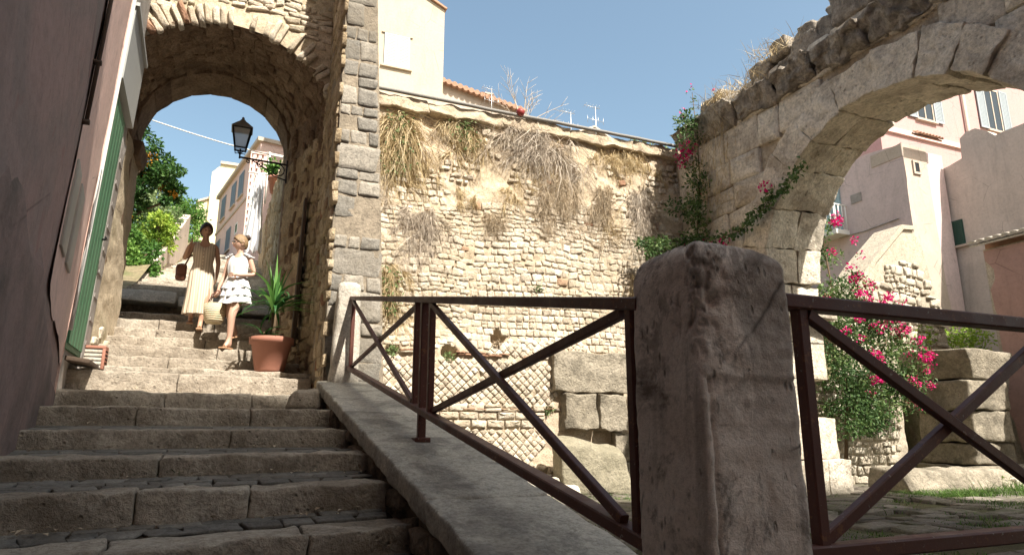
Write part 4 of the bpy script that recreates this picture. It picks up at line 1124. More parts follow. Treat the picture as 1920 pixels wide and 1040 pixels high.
# grass
mb = MB(); gr = random.Random(12)
def tuft(x, y, n, h, s):
    for _ in range(n):
        p = Vector((x + gr.gauss(0, s), y + gr.gauss(0, s), -.01)); L = h * gr.uniform(.5, 1.2)
        d = Vector((gr.uniform(-.6, .6), gr.uniform(-.6, .6), 1))
        strand(mb, [p, p + d * L * .55, p + d * L + Vector((d.x * L * .3, d.y * L * .3, -.03))], .010, (gr.random(), 0, 0), gr)
for _ in range(1500):
    x, y = gr.uniform(3.2, 12.8), gr.uniform(3.4, 8.6)
    if fb(x * .8, y * .8, 5) > .08: tuft(x, y, 20, .085, .13)
for _ in range(150): tuft(gr.uniform(9.6, 14.5), gr.uniform(7.2, 8.0), 26, .12, .14)
for _ in range(40): tuft(gr.uniform(11.6, 14.5), gr.uniform(6.4, 7.6), 40, .26, .15)
for _ in range(60): tuft(gr.uniform(4.5, 7.2), gr.uniform(8.6, 9.5), 26, .10, .13)
tag(mb.build('grass', M['grass']), kind='stuff')
for (x, y, lb) in ((12.75, 8.1, 'leafy green weed beside the broken stones left of the ruined pier'), (11.9, 9.0, 'small green weed at the foot of the bougainvillea wall')):
    mb = MB(); leafcloud(mb, [(x, y, .16, .2, .2, .14)], 120, .10, gr); tag(solid('weed', mb, M['hedge']), lb, 'weed', 'weeds on the ground')
mb = MB(); leafcloud(mb, [(-.24, 4.34, .79, .15, .04, .055)], 90, .035, gr)
tag(solid('weed', mb, M['boug']), 'small green weed growing against a shaded step riser', 'weed', 'weeds on the ground')

# ------------------------------------------------------------------ windows, roofs
def shutter_mb(mapf, u0, u1, v0, v1, d, th=.035):
    mb = MB()
    fw = .06 * (u1 - u0) / .5
    def bx(a, b, c, e, d0, d1): prism(mb, [(a, c), (b, c), (b, e), (a, e)], mapf, d0, d1)
    bx(u0, u0 + fw, v0, v1, d, d + th); bx(u1 - fw, u1, v0, v1, d, d + th)
    bx(u0 + fw, u1 - fw, v0, v0 + fw, d, d + th); bx(u0 + fw, u1 - fw, v1 - fw, v1, d, d + th)
    n = max(6, int((v1 - v0 - 2 * fw) / .06)); s = (v1 - v0 - 2 * fw) / n
    for k in range(n): bx(u0 + fw, u1 - fw, v0 + fw + k * s + .15 * s, v0 + fw + (k + 1) * s - .1 * s, d + .008, d + th * .75)
    bx(u0 + fw, u1 - fw, v0 + fw, v1 - fw, d, d + .006)
    return mb
def window(root, mapf, u0, u1, v0, v1, fm, sm=None, open_=False, sill=None, pane=True):
    mb = MB(); fw = .07
    def bx(m_, a, b, c, e, d0, d1): prism(m_, [(a, c), (b, c), (b, e), (a, e)], mapf, d0, d1)
    bx(mb, u0, u0 + fw, v0, v1, -.02, .02); bx(mb, u1 - fw, u1, v0, v1, -.02, .02)
    bx(mb, u0 + fw, u1 - fw, v1 - fw, v1, -.02, .02); bx(mb, u0 + fw, u1 - fw, v0, v0 + fw, -.02, .02)
    c = (u0 + u1) / 2
    if open_: bx(mb, c - .03, c + .03, v0 + fw, v1 - fw, -.02, .018)
    w = part('window', mb, fm, root)
    if sill:
        mb = MB(); bx(mb, u0 - .1, u1 + .1, v0 - .07, v0 - .002, -.02, .09); sub('sill', mb, sill, w, root)
    if pane:
        mb = MB(); bx(mb, u0 + fw, u1 - fw, v0 + fw, v1 - fw, -.015, .005); sub('pane', mb, M['glassdark'], w, root)
    if sm:
        if open_:
            h = (u1 - u0) / 2
            sub('shutter', shutter_mb(mapf, u0 - h * 1.05, u0 - .01, v0, v1, .022), sm, w, root); sub('shutter', shutter_mb(mapf, u1 + .01, u1 + h * 1.05, v0, v1, .022), sm, w, root)
        else:
            sub('shutter', shutter_mb(mapf, u0 + .01, c - .006, v0 + .01, v1 - .01, .022), sm, w, root); sub('shutter', shutter_mb(mapf, c + .006, u1 - .01, v0 + .01, v1 - .01, .022), sm, w, root)
    return w
def tiles(root, p0, p1, dn, n, r=.09, name='roof', m=None):
    """half round tiles running from the ridge edge p0-p1 along vector dn"""
    mb = MB(); p0, p1, dn = Vector(p0), Vector(p1), Vector(dn); tr = random.Random(n)
    e = (p1 - p0) / n
    nrm = e.cross(dn).normalized(); nrm = nrm if nrm.z > 0 else -nrm
    for i in range(n):
        a = p0 + e * (i + .5); K = max(2, int(dn.length / .38))
        for k in range(K):
            q0 = a + dn * (k / K) + nrm * (.015 * (K - k) / K); q1 = a + dn * ((k + 1.08) / K) + nrm * .03
            t = (.2 + .6 * tr.random(), 0, 0); ra = []; rb = []
            for s in range(7):
                an = pi * s / 6; o = e.normalized() * cos(an) * e.length * .56 + nrm * sin(an) * r
                ra.append(mb.vert(q0 + o * .9, t)); rb.append(mb.vert(q1 + o, t))
            for s in range(6): mb.face((ra[s], ra[s + 1], rb[s + 1], rb[s]), 0)
            mb.face(rb, 0, False)
    b = nrm * -.05
    hexa(mb, [p0, p1, p0 + dn, p1 + dn, p0 + b * .2, p1 + b * .2, p0 + dn + b * .2, p1 + dn + b * .2])
    hexa(mb, [p0 + b, p1 + b, p0 + dn + b, p1 + dn + b, p0, p1, p0 + dn, p1 + dn])
    return part(name, mb, m or M['tile'], root)
PX = lambda X0: (lambda u, v, d: (X0 - d, u, v))     # face looking towards -X, u = Y
PY = lambda Y0: (lambda u, v, d: (u, Y0 - d, v))     # face looking towards -Y, u = X

# ------------------------------------------------------------------ pink house at the left of the stairs
lh = empty('pink_house', (-2.2, 4, 0))
tag(lh, 'faded pink plaster house in shade left of the stairs, with a green door', 'house')
def lwm(u, v, d): return (wall_x(u, v) + d, u, v)
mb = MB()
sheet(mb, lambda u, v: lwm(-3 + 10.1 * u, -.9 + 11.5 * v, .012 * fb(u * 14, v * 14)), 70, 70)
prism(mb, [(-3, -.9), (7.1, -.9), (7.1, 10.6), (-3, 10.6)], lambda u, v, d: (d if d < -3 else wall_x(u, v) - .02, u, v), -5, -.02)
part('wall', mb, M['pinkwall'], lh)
mb = MB()
def dtop(Y): return 2.06 - .22 * max(0, Y - 3.9) + .16 * fb(Y * 2.2, 2, 0, 5)
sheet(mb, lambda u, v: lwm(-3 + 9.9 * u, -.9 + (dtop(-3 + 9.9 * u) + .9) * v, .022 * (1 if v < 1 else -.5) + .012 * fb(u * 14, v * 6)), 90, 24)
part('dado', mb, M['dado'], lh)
mb = MB(); sheet(mb, lambda u, v: lwm(5.0 + 2.14 * u, 1.9 - .35 * u + .06 * fb(u * 5, 3) + 8.8 * v, .012 + .006 * fb(u * 4, v * 14)), 16, 60); prism(mb, [(6.98, 1.2), (7.14, 1.2), (7.14, 10.6), (6.98, 10.6)], lwm, -.1, .016); part('sunlit_strip', mb, M['sunlit_trim'], lh)  # pale painted edge, widened with grazing sun put into its colour
mb = MB(); tube(mb, [lwm(7.1, z, .045) for z in (1.9, 3.0, 4.0, 5.0, 6.0, 7.5, 10)], .018, 8); part('conduit', mb, M['white'], lh)
mb = MB(); tube(mb, [lwm(4.98, z, .03) for z in (3.05, 4.0, 5.0, 6.0, 7.5, 10)], .014, 8)
for z in (3.05, 3.5): tube(mb, [lwm(4.98, z, .0), lwm(4.98, z, .05)], .02, 6)
part('thin_pipe', mb, M['wood'], lh)
mb = MB(); sheet(mb, lambda u, v: lwm(7.12 + 1.5 * u, .9 + 8 * v, -.012 + .01 * fb(u * 5, v * 20)), 20, 60); prism(mb, [(7.12, .9), (8.62, .9), (8.62, 9), (7.12, 9)], lambda u, v, d: (d if d < -3 else wall_x(u, v) - .03, u, v), -5, -.03)
part('rear_wall', mb, M['greyplaster'], lh)
mb = MB(); prism(mb, [(7.22, 1.75), (8.14, 1.75), (8.14, 4.42), (7.22, 4.42)], lwm, -.03, .012)
for k in range(5): prism(mb, [(7.25 + .176 * k, 1.8), (7.41 + .176 * k, 1.8), (7.41 + .176 * k, 4.38), (7.25 + .176 * k, 4.38)], lwm, .012, .026)
dr = part('door', mb, M['doorgreen'], lh)
mb = MB(); tube(mb, [lwm(8.02, 3.0, .02), lwm(8.02, 3.0, .07), lwm(7.92, 3.0, .07)], .012, 6); sub('handle', mb, M['iron'], dr, lh)
mb = MB(); rblock(mb, [lwm(8.18 if k & 1 else 8.58, 1.6 if not k & 2 else 4.3, -.08 if not k & 4 else .02) for k in range(8)], (4, 12, 2), .01, .006, 5, (.6, 0, 0))
for k in range(9): prism(mb, [(8.26, 1.9 + k * .26), (8.5, 1.9 + k * .26), (8.5, 1.94 + k * .26), (8.26, 1.94 + k * .26)], lwm, .015, .027)
part('door_frame', mb, M['greyplaster'], lh)
mb = MB(); prism(mb, [(7.2, 4.5), (8.5, 4.5), (8.5, 5.32), (7.2, 5.32)], lwm, -.04, .06); prism(mb, [(7.17, 5.32), (8.53, 5.32), (8.53, 5.36), (7.17, 5.36)], lwm, -.04, .09)
part('metal_panel', mb, M['metalgrey'], lh)
for (a, b) in ((5.08, 5.44), (5.62, 6.0)):
    mb = MB(); rblock(mb, [lwm(a if k & 1 else b, 2.2 if not k & 2 else 2.82, -.01 if not k & 4 else .028) for k in range(8)], (3, 3, 2), .006)
    tag(solid('stone_plaque', mb, M['marble']), 'pale stone plaque on the shaded pink wall, ' + ('the one nearer the camera' if a < 5.3 else 'the one nearer the door'), 'plaque', 'plaques on the pink wall')
for (a, b, c, e, lb) in ((6.82, 7.04, 2.85, 3.4, 'upper white paper notice stuck on the corner of the pink house'), (6.80, 7.0, 2.25, 2.75, 'lower torn white paper notice on the corner of the pink house')):
    mb = MB(); sheet(mb, lambda u, v: lwm(a + (b - a) * u, c + (e - c) * v + .03 * fb(u * 3, v, a), .04 + .006 * fb(u * 2, v * 2)), 6, 8); tag(solid('paper_notice', mb, M['paper']), lb, 'notice', 'paper notices')
mb = MB(); rblock(mb, [lwm(7.42, 1.66, -.02), lwm(8.14, 1.66, -.02), lwm(7.42, 1.63, .2), lwm(8.14, 1.63, .2), lwm(7.42, 1.70, -.02), lwm(8.14, 1.70, -.02), lwm(7.42, 1.67, .2), lwm(8.14, 1.67, .2)], (2, 2, 1), .005)
tag(solid('wooden_ledge', mb, M['wood']), 'small dark wooden ledge under the green door', 'ledge')
mb = MB()
for k in range(5): rblock(mb, hexbox(-1.50, -1.24, 8.32, 8.5, 1.66 + k * .042, 1.69 + k * .042), (2, 2, 1), .004, m=1)
rblock(mb, hexbox(-1.5, -1.24, 8.31, 8.51, 1.87, 1.90), (2, 2, 1), .004); rblock(mb, hexbox(-1.5, -1.47, 8.31, 8.51, 1.65, 1.87), (2, 2, 1), .004); rblock(mb, hexbox(-1.27, -1.24, 8.31, 8.51, 1.65, 1.87), (2, 2, 1), .004)
tag(solid('terracotta_vent', mb, [M['terracotta'], M['white_stone']]), 'small terracotta block with pale slats on the step at the foot of the left jamb', 'vent block')

# ------------------------------------------------------------------ street beyond the gate
ph = empty('pink_house', (1.5, 34, 5))
tag(ph, 'tall pale pink house with a row of dark slate shutters seen through the archway', 'house')
FA = (.45, 30.5); FD = (-.191, .9816); FN = (-.9816, -.191)
fm_ = lambda u, v, d: (FA[0] + FD[0] * u + FN[0] * d, FA[1] + FD[1] * u + FN[1] * d, v)
mb = MB(); prism(mb, [(0, 4), (9.4, 4), (9.4, 13.9), (0, 13.9)], fm_, -6, 0); part('wall', mb, M['palepink'], ph)
mb = MB(); prism(mb, [(-.1, 13.9), (9.5, 13.9), (9.5, 14.08), (-.1, 14.08)], fm_, -6.1, .16); part('eaves', mb, M['whiteplaster'], ph)
mb = MB(); prism(mb, [(0, 11.72), (9.4, 11.72), (9.4, 11.84), (0, 11.84)], fm_, -.01, .05); part('string_course', mb, M['whiteplaster'], ph)
for c in (3.45, 5.2, 7.7): window(ph, fm_, c - .52, c + .52, 12.25, 13.5, M['whiteplaster'], M['shutter_blue'], sill=M['whiteplaster'])
for c in (5.5, 8.2): window(ph, fm_, c - .52, c + .52, 9.95, 11.15, M['whiteplaster'], M['shutter_blue'], sill=M['whiteplaster'])
window(ph, fm_, 3.5, 4.1, 10.43, 11.0, M['white'], None)
yh = empty('yellow_house', (-1.8, 52, 8))
tag(yh, 'pale yellow stepped house block farthest up the street beyond the archway', 'house')
mb = MB(); prism(mb, [(-2.35, 6), (.2, 6), (.2, 19.9), (-1.75, 19.9), (-2.35, 19.2)], PY(50), -10, 0); prism(mb, [(-3.15, 6), (-2.36, 6), (-2.36, 17.3), (-3.15, 16.9)], PY(50.4), -8, 0); part('wall', mb, M['paleyellow'], yh)
mb = MB(); prism(mb, [(-1.85, 19.9), (.3, 19.9), (.3, 20.1), (-1.85, 20.1)], PY(50), -10.1, .15); prism(mb, [(-3.2, 16.9), (-2.36, 17.3), (-2.36, 17.45), (-3.2, 17.05)], PY(50.4), -8, .15); part('eaves', mb, M['whiteplaster'], yh)
window(yh, PY(50), -1.6, -.9, 15.0, 16.4, M['whiteplaster'], None)

sw = MB(); sheet(sw, lambda u, v: (.66 + .06 * fb(u * 20, v * 9), 10.95 + 15 * u, 2.2 + v * (3.75 + 1.9 * u + .1 * fb(u * 9, 1) + .3)), 80, 40, (.5, .5, 0))
prism(sw, [(10.95, 2), (25.95, 2), (25.95, 8), (10.95, 6.1)], lambda u, v, d: (d, u, v), .72, 1.1, 0, (.5, .5, 0))
rubble(sw, 11, 20, 2.8, 7.6, lambda u, v, h: (.66 - h, u, v), (.14, .3), (.2, .5), .03, .05, lambda u, v: v < 6.0 + (u - 10.95) * .125, 44, .08, 3, rough=.12)
tag(solid('street_wall', sw, M['jamb']), 'rough dark stone wall along the right of the upper stairs beyond the archway', 'wall')
mb = MB(); sheet(mb, lambda u, v: (-1.74, 14.5 + 11 * u, 3 + v * (.75 + .437 * 11 * u + .02 * fb(u * 9, 0))), 30, 8); prism(mb, [(14.5, 3), (25.5, 3), (25.5, 8.56), (14.5, 3.75)], lambda u, v, d: (d, u, v), -2.0, -1.745)
tag(solid('garden_wall', mb, M['whiteplaster']), 'sloping whitewashed garden wall at the left of the far stairs under the trees', 'wall')
th = empty('terrace_house', (1.8, 20, 4))
tag(th, 'cream terrace building with a perforated brick screen above the street wall beyond the archway', 'house')
mb = MB(); box(mb, .78, 4.5, 19.2, 25, 3.5, 7.2); part('wall', mb, M['cream'], th)
mb = MB()
for k in range(26):
    z = 5.9 + k * .105
    for q in range(3):
        x = .06 + q * .14 + (.05 if k % 2 else 0)
        box(mb, x, x + (.085 if k % 2 else .12), 19.0, 19.16, z, z + .1)
box(mb, .04, .48, 18.98, 19.18, 8.64, 8.72); box(mb, .04, .075, 18.99, 19.17, 5.8, 8.64); box(mb, .45, .485, 18.99, 19.17, 5.8, 8.64)
part('brick_screen', mb, M['palepink'], th)
mb = MB(); tube(mb, [(.50, 18.4, 7.0), (.52, 18.4, 8.5)], .025, 8); tube(mb, [(.45, 18.4, 8.48), (1.1, 18.4, 8.42)], .02, 8); part('awning_pole', mb, M['white'], th)
mb = MB(); tube(mb, [(.02, 17.9, 7.66), (.85, 17.9, 7.66)], .022, 8)
tag(solid('clothes_pole', mb, M['white']), 'white pole holding out the hanging white cloth above the street wall', 'pole')
mb = MB()
def drape(u, v):
    z = 7.66 - 2.15 * v; w = .20 + .27 * v; c = .32 - .05 * v
    x = c + (u - .5) * w * (1 + .04 * sin(9 * v)); y = 17.88 + .06 * sin(u * 19 + 2 * v) * (.4 + v) + .02 * fb(u * 4, v * 4)
    return (x, y, z + .04 * sin(u * 19) * v)
sheet(mb, drape, 60, 30)
tag(solid('hanging_cloth', mb, M['cloth']), 'long white cloth hanging in folds beyond the archway', 'cloth')
pp = empty('potted_plant', (.72, 17.4, 7.0)); tag(pp, 'terracotta pot with a bushy green plant on the street wall behind the lantern bracket', 'potted plant')
mb = MB(); lathe(mb, [(.01, .0), (.15, 0), (.2, .34), (.23, .34), (.23, .42), (.19, .42), (.18, .38), (.01, .38)], (.72, 17.4, 7.0), 20); part('pot', mb, M['terracotta'], pp)
mb = MB(); leafcloud(mb, [(.72 + vr.gauss(0, .1), 17.4, 7.62 + vr.uniform(-.1, .16), .2, .18, .13) for _ in range(6)], 60, .12, vr); part('foliage', mb, M['green_tree'], pp)
mb = MB(); pts = [lerp3((-1.7, 13, 6.58), (1.6, 13.2, 6.28), i / 20) for i in range(21)]
tube(mb, [(p[0], p[1], p[2] - .10 * sin(pi * i / 20)) for i, p in enumerate(pts)], .011, 6)
tag(solid('overhead_cable', mb, M['white']), 'thin pale overhead cable crossing the sky inside the archway', 'cable')

# trees beyond the gate
def tree(label, base, clumps, mat, per, L, seed, flower=0.0, fl_L=None, grp='trees beyond the archway', name='tree'):
    rnd = random.Random(seed); root = empty(name, base); tag(root, label, 'tree', grp)
    mb = MB(); c = clumps[len(clumps) // 2]
    top = Vector((sum(q[0] for q in clumps) / len(clumps), sum(q[1] for q in clumps) / len(clumps), sum(q[2] for q in clumps) / len(clumps)))
    b = Vector(base); H = (top - b)
    tube(mb, [b - Vector((0, 0, .3)), b + H * .3 + Vector((.08, 0, 0)), b + H * .65, top], [.13, .11, .09, .05], 8)
    for q in rnd.sample(clumps, min(14, len(clumps))):
        s = b + H * rnd.uniform(.3, .8); e = Vector(q[:3]); tube(mb, [s, (s + e) / 2 + Vector((0, 0, .12)), e], [.05, .035, .012], 5)
    part('trunk', mb, M['bark'], root)
    mb = MB(); leafcloud(mb, clumps, per, L, rnd, flower=flower, fl_L=fl_L); part('crown', mb, mat, root)
tr = random.Random(31)
def blob(n, c, r, rr): 
    out = []
    for _ in range(n):
        d = rdir(tr); q = tr.random() ** .45
        out.append((c[0] + d.x * r[0] * q, c[1] + d.y * r[1] * q, c[2] + d.z * r[2] * q, rr * tr.uniform(.7, 1.3), rr * tr.uniform(.7, 1.3), rr * tr.uniform(.6, 1.1)))
    return out
tree('large dark green tree dotted with orange blossom left inside the archway', (-3.2, 17.6, 4.0), blob(40, (-2.75, 17, 7.1), (.75, 1.0, 1.2), .26) + blob(26, (-2.0, 17, 7.1), (.6, .7, .55), .17) + blob(8, (-1.65, 17, 6.5), (.25, .3, .35), .1) + blob(14, (-2.7, 17, 8.0), (.4, .5, .4), .2), M['orange_tree'], 120, .10, 1, flower=.12, fl_L=.05)
tree('dense dark lower tree below the orange blossom behind the left jamb', (-2.9, 17.2, 3.6), blob(46, (-2.65, 17, 5.6), (.5, .8, 1.1), .27), M['orange_tree'], 120, .10, 2, flower=.12, fl_L=.07)
tree('pale olive green feathery tree behind the dark ones', (-2.6, 22, 5.0), blob(40, (-2.55, 22, 7.3), (.75, .9, 1.1), .28), M['pale_tree'], 120, .11, 3)
tree('bright fresh green bush beside the top of the far stairs', (-2.2, 16.4, 3.6), blob(40, (-2.15, 16.2, 4.5), (.55, .6, .75), .22), M['green_tree'], 120, .10, 4)
tree('yellow green shrub under the olive tree', (-2.1, 19, 4.8), blob(30, (-2.05, 19, 6.0), (.4, .5, .6), .2), M['hedge'], 120, .10, 5)
tree('rounded green tree beside the pale yellow house', (-3.2, 40, 9), blob(44, (-3.1, 40, 12.4), (1.0, 1.2, 1.5), .42), M['green_tree'], 110, .17, 6)

# lantern on its bracket
ln = empty('wall_lantern', (.54, 10.3, 4.85)); tag(ln, 'black wrought iron lantern on a scrolled bracket inside the archway', 'lantern')
lx, ly, lz = -.13, 10.15, 5.06
mb = MB()
def ring4(r, z): return [(lx + r * (1 if k in (0, 3) else -1), ly + r * (1 if k < 2 else -1), z) for k in range(4)]
b4, t4 = ring4(.075, lz + .06), ring4(.125, lz + .36)
for k in range(4): beam(mb, b4[k], t4[k], .016, .016)
for rr_ in (ring4(.078, lz + .06), ring4(.128, lz + .36)):
    for k in range(4): beam(mb, rr_[k], rr_[(k + 1) % 4], .02, .02)
for k in range(4):
    p = Vector(b4[k]); tube(mb, [p, p + Vector(((lx - p.x) * .1, (ly - p.y) * .1, -.05)), (lx + (p.x - lx) * .3, ly + (p.y - ly) * .3, lz + .0), (lx, ly, lz - .03)], .007, 6)
tube(mb, [(lx, ly, lz + .06), (lx, ly, lz - .09)], .012, 8)
part('frame', mb, M['iron'], ln)
mb = MB()
e4, m4, q4 = ring4(.15, lz + .37), ring4(.075, lz + .46), ring4(.045, lz + .49)
for A_, B_ in ((e4, m4), (m4, q4)):
    ia = [mb.vert(p) for p in A_]; ib = [mb.vert(p) for p in B_]
    for k in range(4): mb.face((ia[k], ia[(k + 1) % 4], ib[(k + 1) % 4], ib[k]), 0, False)
ie = [mb.vert(p) for p in ring4(.15, lz + .368)]; mb.face(ie[::-1], 0, False)
lathe(mb, [(.045, .49), (.05, .505), (.03, .53), (.018, .54), (.022, .56), (.001, .58)], (lx, ly, lz), 14)
part('cap', mb, M['metalgrey'], ln)
mb = MB()
for k in range(4):
    j = (k + 1) % 4; f = lambda p: (lx + (p[0] - lx) * .96, ly + (p[1] - ly) * .96, p[2])
    i4 = [mb.vert(f(p)) for p in (b4[k], b4[j], t4[j], t4[k])]; mb.face(i4, 0, False)
part('glass', mb, M['lglass'], ln)
mb = MB()
beam(mb, (lx, ly, lz - .07), (.56, 10.2, lz - .07), .02, .026, (0, 1, 0))
def scroll(cx, cz2, r, turns, ph, sg=1):
    tube(mb, [(cx + r * (1 - .8 * t / 20) * cos(ph + sg * turns * 2 * pi * t / 20), 10.18, cz2 + r * (1 - .8 * t / 20) * sin(ph + sg * turns * 2 * pi * t / 20)) for t in range(21)], .009, 6)
scroll(.42, lz - .19, .11, 1.5, pi / 2, -1); scroll(.17, lz - .13, .055, 1.4, pi / 2, 1); scroll(.0, lz - .105, .035, 1.2, pi / 2, 1)
tube(mb, [(.05, 10.18, lz - .08), (.22, 10.18, lz - .17), (.36, 10.18, lz - .28), (.55, 10.18, lz - .33)], .010, 6)
beam(mb, (.55, 10.2, lz - .36), (.55, 10.2, lz + .0), .03, .02, (0, 1, 0))
part('bracket', mb, M['iron'], ln)

# yucca in a terracotta pot
yp = empty('potted_plant', (.46, 8.78, 1.70)); tag(yp, 'spiky yucca in a large ribbed terracotta pot on the sunlit steps', 'potted plant')
mb = MB(); P0 = (.46, 8.78, 1.71)
lathe(mb, [(.01, 0), (.165, 0), (.175, .02), (.235, .34), (.262, .345), (.268, .42), (.25, .425), (.235, .41), (.22, .34), (.01, .34)], P0, 96, rf=lambda t, z: 1 + (.018 * abs(sin(t * pi * 30)) if .03 < z < .33 else 0))
part('pot', mb, M['terracotta'], yp)
mb = MB(); lathe(mb, [(.001, .375), (.12, .37), (.225, .36)], P0, 24); part('soil', mb, M['earth'], yp)
mb = MB(); tube(mb, [(.46, 8.78, 2.05), (.47, 8.77, 2.3), (.46, 8.78, 2.45)], .03, 8); tube(mb, [(.4, 8.72, 2.05), (.37, 8.7, 2.2)], .022, 8); part('stem', mb, M['bark'], yp)
mb = MB(); yr = random.Random(4)
def sword(b, az, el, L, W, droop, tone):
    b = Vector(b); pv = None; h = Vector((cos(az), sin(az), 0)); s = Vector((-sin(az), cos(az), 0))
    for k in range(9):
        t = k / 8; e = el - droop * t * t
        p = b + h * (L * t * cos(e) * .9) + Vector((0, 0, L * t * sin(el) - droop * L * .55 * t * t))
        w = W * (1.0 if t < .5 else (1 - (t - .5) * 2)) * (.6 + .8 * t if t < .5 else 1); n = Vector((0, 0, 1))
        r = [mb.vert(p - s * w + Vector((0, 0, w * .3)), tone), mb.vert(p, tone), mb.vert(p + s * w + Vector((0, 0, w * .3)), tone)]
        if pv:
            mb.face((pv[0], pv[1], r[1], r[0]), 0); mb.face((pv[1], pv[2], r[2], r[1]), 0)
        pv = r
for k in range(52):
    el = yr.choice([1.35, 1.1, .8, .5, .25]) + yr.uniform(-.12, .12); sword((.46, 8.78, 2.42 + yr.uniform(0, .14)), yr.uniform(0, 2 * pi), el, yr.uniform(.5, .78), yr.uniform(.018, .028), yr.uniform(.5, 1.25) if el < 1.2 else .12, (yr.uniform(.1, 1), 0, 0))
sword((.46, 8.78, 2.4), 1.8, 1.53, .85, .026, .02, (1, 0, 0))
for k in range(16): sword((.36, 8.7, 2.14), yr.uniform(0, 2 * pi), yr.uniform(.2, 1.2), yr.uniform(.25, .4), .016, .9, (yr.uniform(0, .5), 0, 0))
part('foliage', mb, M['yucca'], yp)

# ------------------------------------------------------------------ houses above the wall and right
ho = empty('cream_house', (4.5, 24, 6)); tag(ho, 'plain cream house with one pale shuttered window above the rubble wall', 'house')
mb = MB(); prism(mb, [(1.5, 6), (6.47, 6), (6.47, 16.85), (5.55, 17.3), (1.5, 17.6)], PY(22), -6, 0); part('wall', mb, M['cream'], ho)
mb = MB(); prism(mb, [(6.50, 16.86), (6.56, 16.9), (5.57, 17.40), (1.4, 17.7), (1.4, 17.6), (5.55, 17.3)], PY(22), -6.1, .1); part('roof', mb, M['tile'], ho)
window(ho, PY(22), 4.2, 5.16, 14.0, 15.3, M['shutter_white'], M['shutter_white'], sill=M['cream'])
mb = MB(); prism(mb, [(4.1, 15.3), (5.26, 15.3), (5.26, 15.36), (4.1, 15.36)], PY(22), -.01, .05); part('lintel', mb, M['cream'], ho)
lo = empty('low_house', (8.5, 26, 6)); tag(lo, 'low house with a sloping red tiled roof edge right of the cream house', 'house')
mb = MB(); prism(mb, [(6.9, 6), (11, 6), (11, 14.2), (10.4, 14.35), (6.9, 14.95)], PY(24), -5, 0); part('wall', mb, M['whiteplaster'], lo)
mb = MB()
for k in range(16):
    t = k / 16; x = 6.75 + 3.9 * t; z = 15.0 - .66 * t
    tube(mb, [(x, 23.72, z - .05), (x + .1, 24.6, z + .05)], .11, 8); 
prism(mb, [(6.7, 14.93), (10.7, 14.26), (10.7, 14.36), (6.7, 15.03)], PY(24), -5, .25); part('roof', mb, M['tile'], lo)
mb = MB(); box(mb, 9.05, 9.35, 24.3, 24.6, 14.3, 15.0); box(mb, 9.0, 9.4, 24.25, 24.65, 15.0, 15.06); part('chimney', mb, M['whiteplaster'], lo)
mb = MB()
hg = empty('gabled_dormer', (12, 21, 9)); tag(hg, 'tiny grey gable peeping over the wall top under the tallest aerial', 'house')
prism(mb, [(11.3, 6), (12.7, 6), (12.7, 11.95), (12.05, 12.28), (11.3, 11.95)], PY(20.6), -2, 0); part('wall', mb, M['greywall'], hg)
mb = MB(); hexa(mb, [(11.2, 20.4, 11.92), (12.05, 20.4, 12.3), (11.2, 22.7, 11.92), (12.05, 22.7, 12.3), (11.2, 20.4, 11.98), (12.05, 20.4, 12.37), (11.2, 22.7, 11.98), (12.05, 22.7, 12.37)]); hexa(mb, [(12.06, 20.4, 12.3), (12.85, 20.4, 11.9), (12.06, 22.7, 12.3), (12.85, 22.7, 11.9), (12.06, 20.4, 12.37), (12.85, 20.4, 11.96), (12.06, 22.7, 12.37), (12.85, 22.7, 11.96)]); part('roof', mb, M['greywall'], hg)
def aerial(x, y, z0, z1, lb, n=5, s=.35):
    mb = MB(); tube(mb, [(x, y, z0), (x, y, z1)], .016, 6); tube(mb, [(x - s * 1.4, y, z1 - .02), (x + s * .6, y, z1 - .06)], .010, 6)
    for k in range(n):
        q = x - s * 1.3 + k * s * .4; tube(mb, [(q, y - .15, z1 - .02), (q, y + .15, z1 - .04)], .007, 4)
    tube(mb, [(x - s, y, z1 - .55), (x + s, y, z1 - .6)], .009, 6)
    for k in range(4): q = x - s + k * s * .66; tube(mb, [(q, y, z1 - .72), (q, y, z1 - .42)], .007, 4)
    tag(solid('tv_aerial', mb, M['steel']), lb, 'aerial', 'television aerials on the roofs')
aerial(12.15, 20.5, 11.4, 13.22, 'tallest television aerial standing against the sky')
aerial(10.8, 20, 11.2, 12.5, 'shorter television aerial left of the tallest one', 5, .3)
aerial(9.05, 23.6, 13.4, 14.9, 'small white aerial beside the chimney of the low house', 4, .3)
mb = MB(); leafcloud(mb, [(8.2 + vr.uniform(-.9, .5), 11.2, 6.7 + vr.uniform(0, .3), .25, .2, .16) for _ in range(12)], 70, .09, vr); tag(solid('bush', mb, M['pale_tree']), 'grey green bush on top of the wall beside the great arch', 'bush')

ma = empty('mauve_house', (19.5, 14, 0)); tag(ma, 'shaded mauve plastered house behind the arch with a narrow sunlit end', 'house')
mb = MB(); sheet(mb, lambda u, v: (18.6, 13 + 7 * u, 9.75 * v + (.15 * fb(u * 6, 2) if v == 1 else 0)), 30, 20); box(mb, 18.62, 20.44, 13.02, 20, 0, 9.6); part('wall', mb, M['mauve'], ma)
mb = MB(); sheet(mb, lambda u, v: (18.6 + (1.05 + .5 * (1 - v) ** 2) * u + .05 * fb(u, v * 5), 13.0, 9.5 * v), 8, 30); box(mb, 18.58, 19.7, 13.01, 14.1, 9.3, 9.7); part('end_wall', mb, M['whiteplaster'], ma)
tiles(ma, (19.9, 12.72, 9.98), (18.75, 12.72, 9.98), (0, -.15, -.14), 8, .07)
window(ma, PY(12.97), 18.95, 19.28, 8.75, 9.2, M['whiteplaster'], None)
window(ma, PX(18.58), 14.0, 14.62, 6.35, 6.95, M['bluewin'], M['bluewin'])
